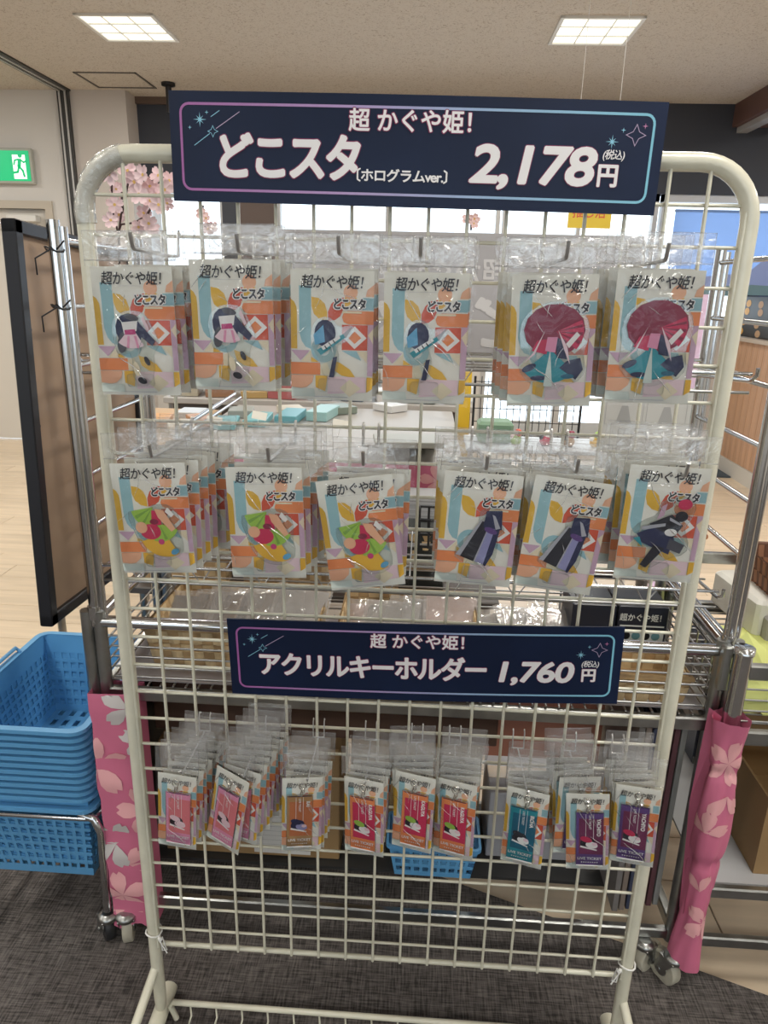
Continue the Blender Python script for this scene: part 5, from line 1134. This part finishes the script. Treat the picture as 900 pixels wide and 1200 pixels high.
tag(MB().bbox((ox - .06, .89, .601), (ox + .07, .98, .84), .004).build('silver_stack', mat('stack_silver', (.45, .46, .48), .3, var=.5, vscale=3, stretch=(.1, .1, 60))), 'stack of silver wrapped packets right of the pale baskets', 'packets')
# yellow banners, figurines, mesh screen and sheets
yb = PY(545, 440, 1.9)
ys = thing('banner_stand', 'narrow yellow banner on a thin stand behind the reversed notice', 'banner', (yb.x, 1.9, 0))
MB().box((-.028, 0, .55), (.028, .004, 1.28)).build('banner', mat('banner_yellow', (.80, .52, .03), .5), ys); MB().tube([(0, .008, .01), (0, .008, 1.3)], .006, 8).box((-.12, -.1, 0), (.12, .12, .012)).build('stand', DULLCH, ys)
y0_, y1_ = PY(663, 250, 3.2), PY(716, 268, 3.2)
yo = tag(MB().box((-.11, 0, 0), (.12, .006, .14)).build('yellow_notice', mat('notice_yellow', (.75, .55, .05), .5), None, ((y0_.x + y1_.x) / 2, 3.2, y1_.z)), 'small yellow notice with red characters hanging before the bright window', 'sign')
a = MB(); text_into(a, '推し活', 0, .075, -.001, 0, size=.06, offset=.001); a.build('lettering', INK['red'], yo)
tag(MB().tube([(yo.location.x, 3.203, yo.location.z + .14), (yo.location.x, 3.203, H)], .0015, 5).build('hanging_thread', WHITE, yo, -yo.location), None) if False else None
hc_ = MB().tube([(-.1, .003, .14), (-.1, .003, H - yo.location.z)], .0015, 5).tube([(.1, .003, .14), (.1, .003, H - yo.location.z)], .0015, 5); hc_.build('hanging_threads', WHITE, yo)
ms = thing('mesh_screen', 'black wire mesh screen panel behind the second row of packets', 'screen', (.42, 1.7, 0))
mv = MB().tube([(0, 0, .35), (0, 0, 1.08)], .0017, 5).mesh('mesh_wire', BLACK); mh = MB().tube([(-.2, 0, 0), (.2, 0, 0)], .0017, 5).mesh('mesh_wire', BLACK)
for k in range(17): link('mesh_wire', mv, ms, (-.2 + .025 * k, 0, 0))
for k in range(15): link('mesh_wire', mh, ms, (0, 0, .36 + .05 * k))
for x in (-.2, .2): MB().tube([(x, 0, 1.08), (x, 0, 0), (x, -.15, 0.006)], .005, 6).build('screen_post', BLACK, ms)
fs_ = thing('figure_shelf', 'white narrow shelf table carrying four little ornaments behind the grid', 'shelf', (.5, 1.45, 0))
MB().bbox((-.32, -.1, .868), (.3, .12, .883), .003).build('shelf_top', mat('shelf_white', (.66, .7, .75), .3), fs_)
for x in (-.3, .28): MB().tube([(x, 0, 0), (x, 0, .868)], .01, 8).build('leg', WHITE, fs_)
def blob(m, c, r, mi, sq=1): 
    m.tube([(c[0], c[1], c[2] + r * sq * math.sin(a)) for a in (-1.5, -.9, -.4, .1, .6, 1.1, 1.5)], [r * max(.05, math.cos(a)) for a in (-1.5, -.9, -.4, .1, .6, 1.1, 1.5)], 10, mi)
for k, (dx, cols) in enumerate(((-.10, ('grn', 'red', 'lpk')), (.0, ('crs', 'wht', 'blk')), (.08, ('brn', 'mar', 'dgr')), (.17, ('yel', 'grn', 'wht')))):
    t = thing('ornament', ('leafy green ornament with red dots', 'red and white ornament', 'brown and maroon ornament', 'yellow and green ornament')[k] + ' on the white shelf', 'ornament', (.5 + dx - .05, 1.42, .883), 'little shelf ornaments')
    m = MB(); blob(m, (0, 0, .018), .02, 0); blob(m, (.006, -.004, .042), .014, 1); blob(m, (-.014, -.006, .03), .009, 2); m.build('ornament_body', [INK[c] for c in cols], t)
    MB().tube([(0, 0, 0), (0, 0, .004)], .014, 10).build('ornament_base', INK[cols[2]], t)
gs_ = tag(MB().bbox((-.06, -.05, 0), (.06, .05, .075), .01).build('green_box', mat('box_soft_green', (.18, .30, .2), .5), None, (.28, 1.46, .884)), 'soft green box at the left end of the white shelf', 'box')
ls = [PY(715, 475, .9), PY(800, 515, .9)]
lo_ = thing('line_drawing_sheet', 'white board with faint grey line drawings between the parasol and crimson packets', 'paper', ((ls[0].x + ls[1].x) / 2, .9, ls[1].z - .12))
WW = (ls[1].x - ls[0].x) / 2 + .02; HH = ls[0].z - ls[1].z + .17
MB().box((-WW, 0, 0), (WW, .006, HH)).build('board', mat('drawing_white', (.62, .62, .60), .5), lo_)
a = MB()
for x0, x1 in ((-WW + .01, -.012), (-.004, WW - .02)):
    o_ = [(x0, HH - .10), (x1, HH - .10), (x1, HH - .035), (x0, HH - .035)]; outline(a, o_, .03, 0, -.0006)
    a.poly([((x0 + x1) / 2 - .02, HH - .095), ((x0 + x1) / 2 + .02, HH - .095), ((x0 + x1) / 2 + .008, HH - .05), ((x0 + x1) / 2 - .008, HH - .05)], -.0006)
a.build('line_drawing', mat('drawing_grey', (.42, .42, .42), .5), lo_)
MB().tube([(-WW + .02, .012, HH), (-WW + .02, .012, -lo_.location.z + .006)], .005, 6).tube([(WW - .02, .012, HH), (WW - .02, .012, -lo_.location.z + .006)], .005, 6).build('stand_legs', DULLCH, lo_)
# cherry blossom branches at the upper left
BRK = mat('branch_dark', (.06, .03, .03), .6); PK = mat('blossom_pink', (.88, .68, .70), .6, rnd=.08); PK2 = mat('blossom_centre', (.75, .5, .15), .6)
def blossom():
    m = MB()
    for k in range(5):
        a = k * 2 * math.pi / 5; pts_ = petal(0, 0, .024, a, .48); c = (.013 * math.cos(a), -.004, .013 * math.sin(a))
        vs = [(x, -.002 - .006 * math.hypot(x, z) / .024, z) for x, z in pts_] + [(c[0], .001, c[2])]; n = len(pts_); m.add(vs, [(i, (i + 1) % n, n) for i in range(n)], 0, True)
    m.poly(ell(0, 0, .004, .004, n=8), -.003, 1); return m.mesh('blossom', [PK, PK2])
BM = blossom()
def branch(label, y, stems, flowers, base=None):
    t = thing('cherry_branch', label, 'flower branch', PY(*stems[0][0], y)); L0 = t.location
    m = MB()
    for st_ in stems: m.tube([PY(*q, y) - L0 for q in st_], .0028 * (y + 1) / 2, 6)
    m.build('branch', BRK, t)
    for k, (u, v, s) in enumerate(flowers):
        o = link('blossom', BM, t, PY(u, v, y + random.uniform(-.03, .03)) - L0); o.scale = (s * (y + 1) / 2,) * 3; o.rotation_euler = (random.uniform(-.6, .6), random.uniform(0, 6), random.uniform(-.6, .6))
    return t
fl_ = [(128, 203, 1.2), (150, 200, 1.1), (158, 213, 1.2), (168, 205, 1.1), (176, 218, 1.1), (186, 206, 1), (192, 222, 1.1), (199, 212, 1), (163, 228, 1.1), (134, 240, 1), (140, 252, 1), (130, 258, .9), (176, 236, 1), (186, 240, 1), (168, 250, .9), (174, 262, 1), (162, 266, .9), (180, 270, .9), (196, 238, .8), (145, 225, .9), (183, 228, .9), (136, 222, .8)]
branch('artificial pink cherry blossom branch in the upper left corner of the rack', .53, [[(141, 345), (139, 275), (142, 250), (143, 225)], [(139, 275), (131, 245), (131, 215)], [(139, 272), (142, 263), (158, 261), (172, 252), (184, 232)], [(143, 250), (150, 215)]], fl_)
branch('small pale blossom sprig before the left window, right of the large branch', YB - .045, [[(235, 272), (236, 268), (238, 240)], [(236, 262), (246, 270)]], [(236, 250, .7), (242, 256, .7), (250, 268, .8), (244, 268, .7)])
branch('tiny pink blossom sprig under the larger board at mid width', YB - .045, [[(552, 270), (552, 262), (550, 254)], [(552, 262), (545, 258)]], [(547, 256, .6), (556, 256, .7), (555, 262, .6)])
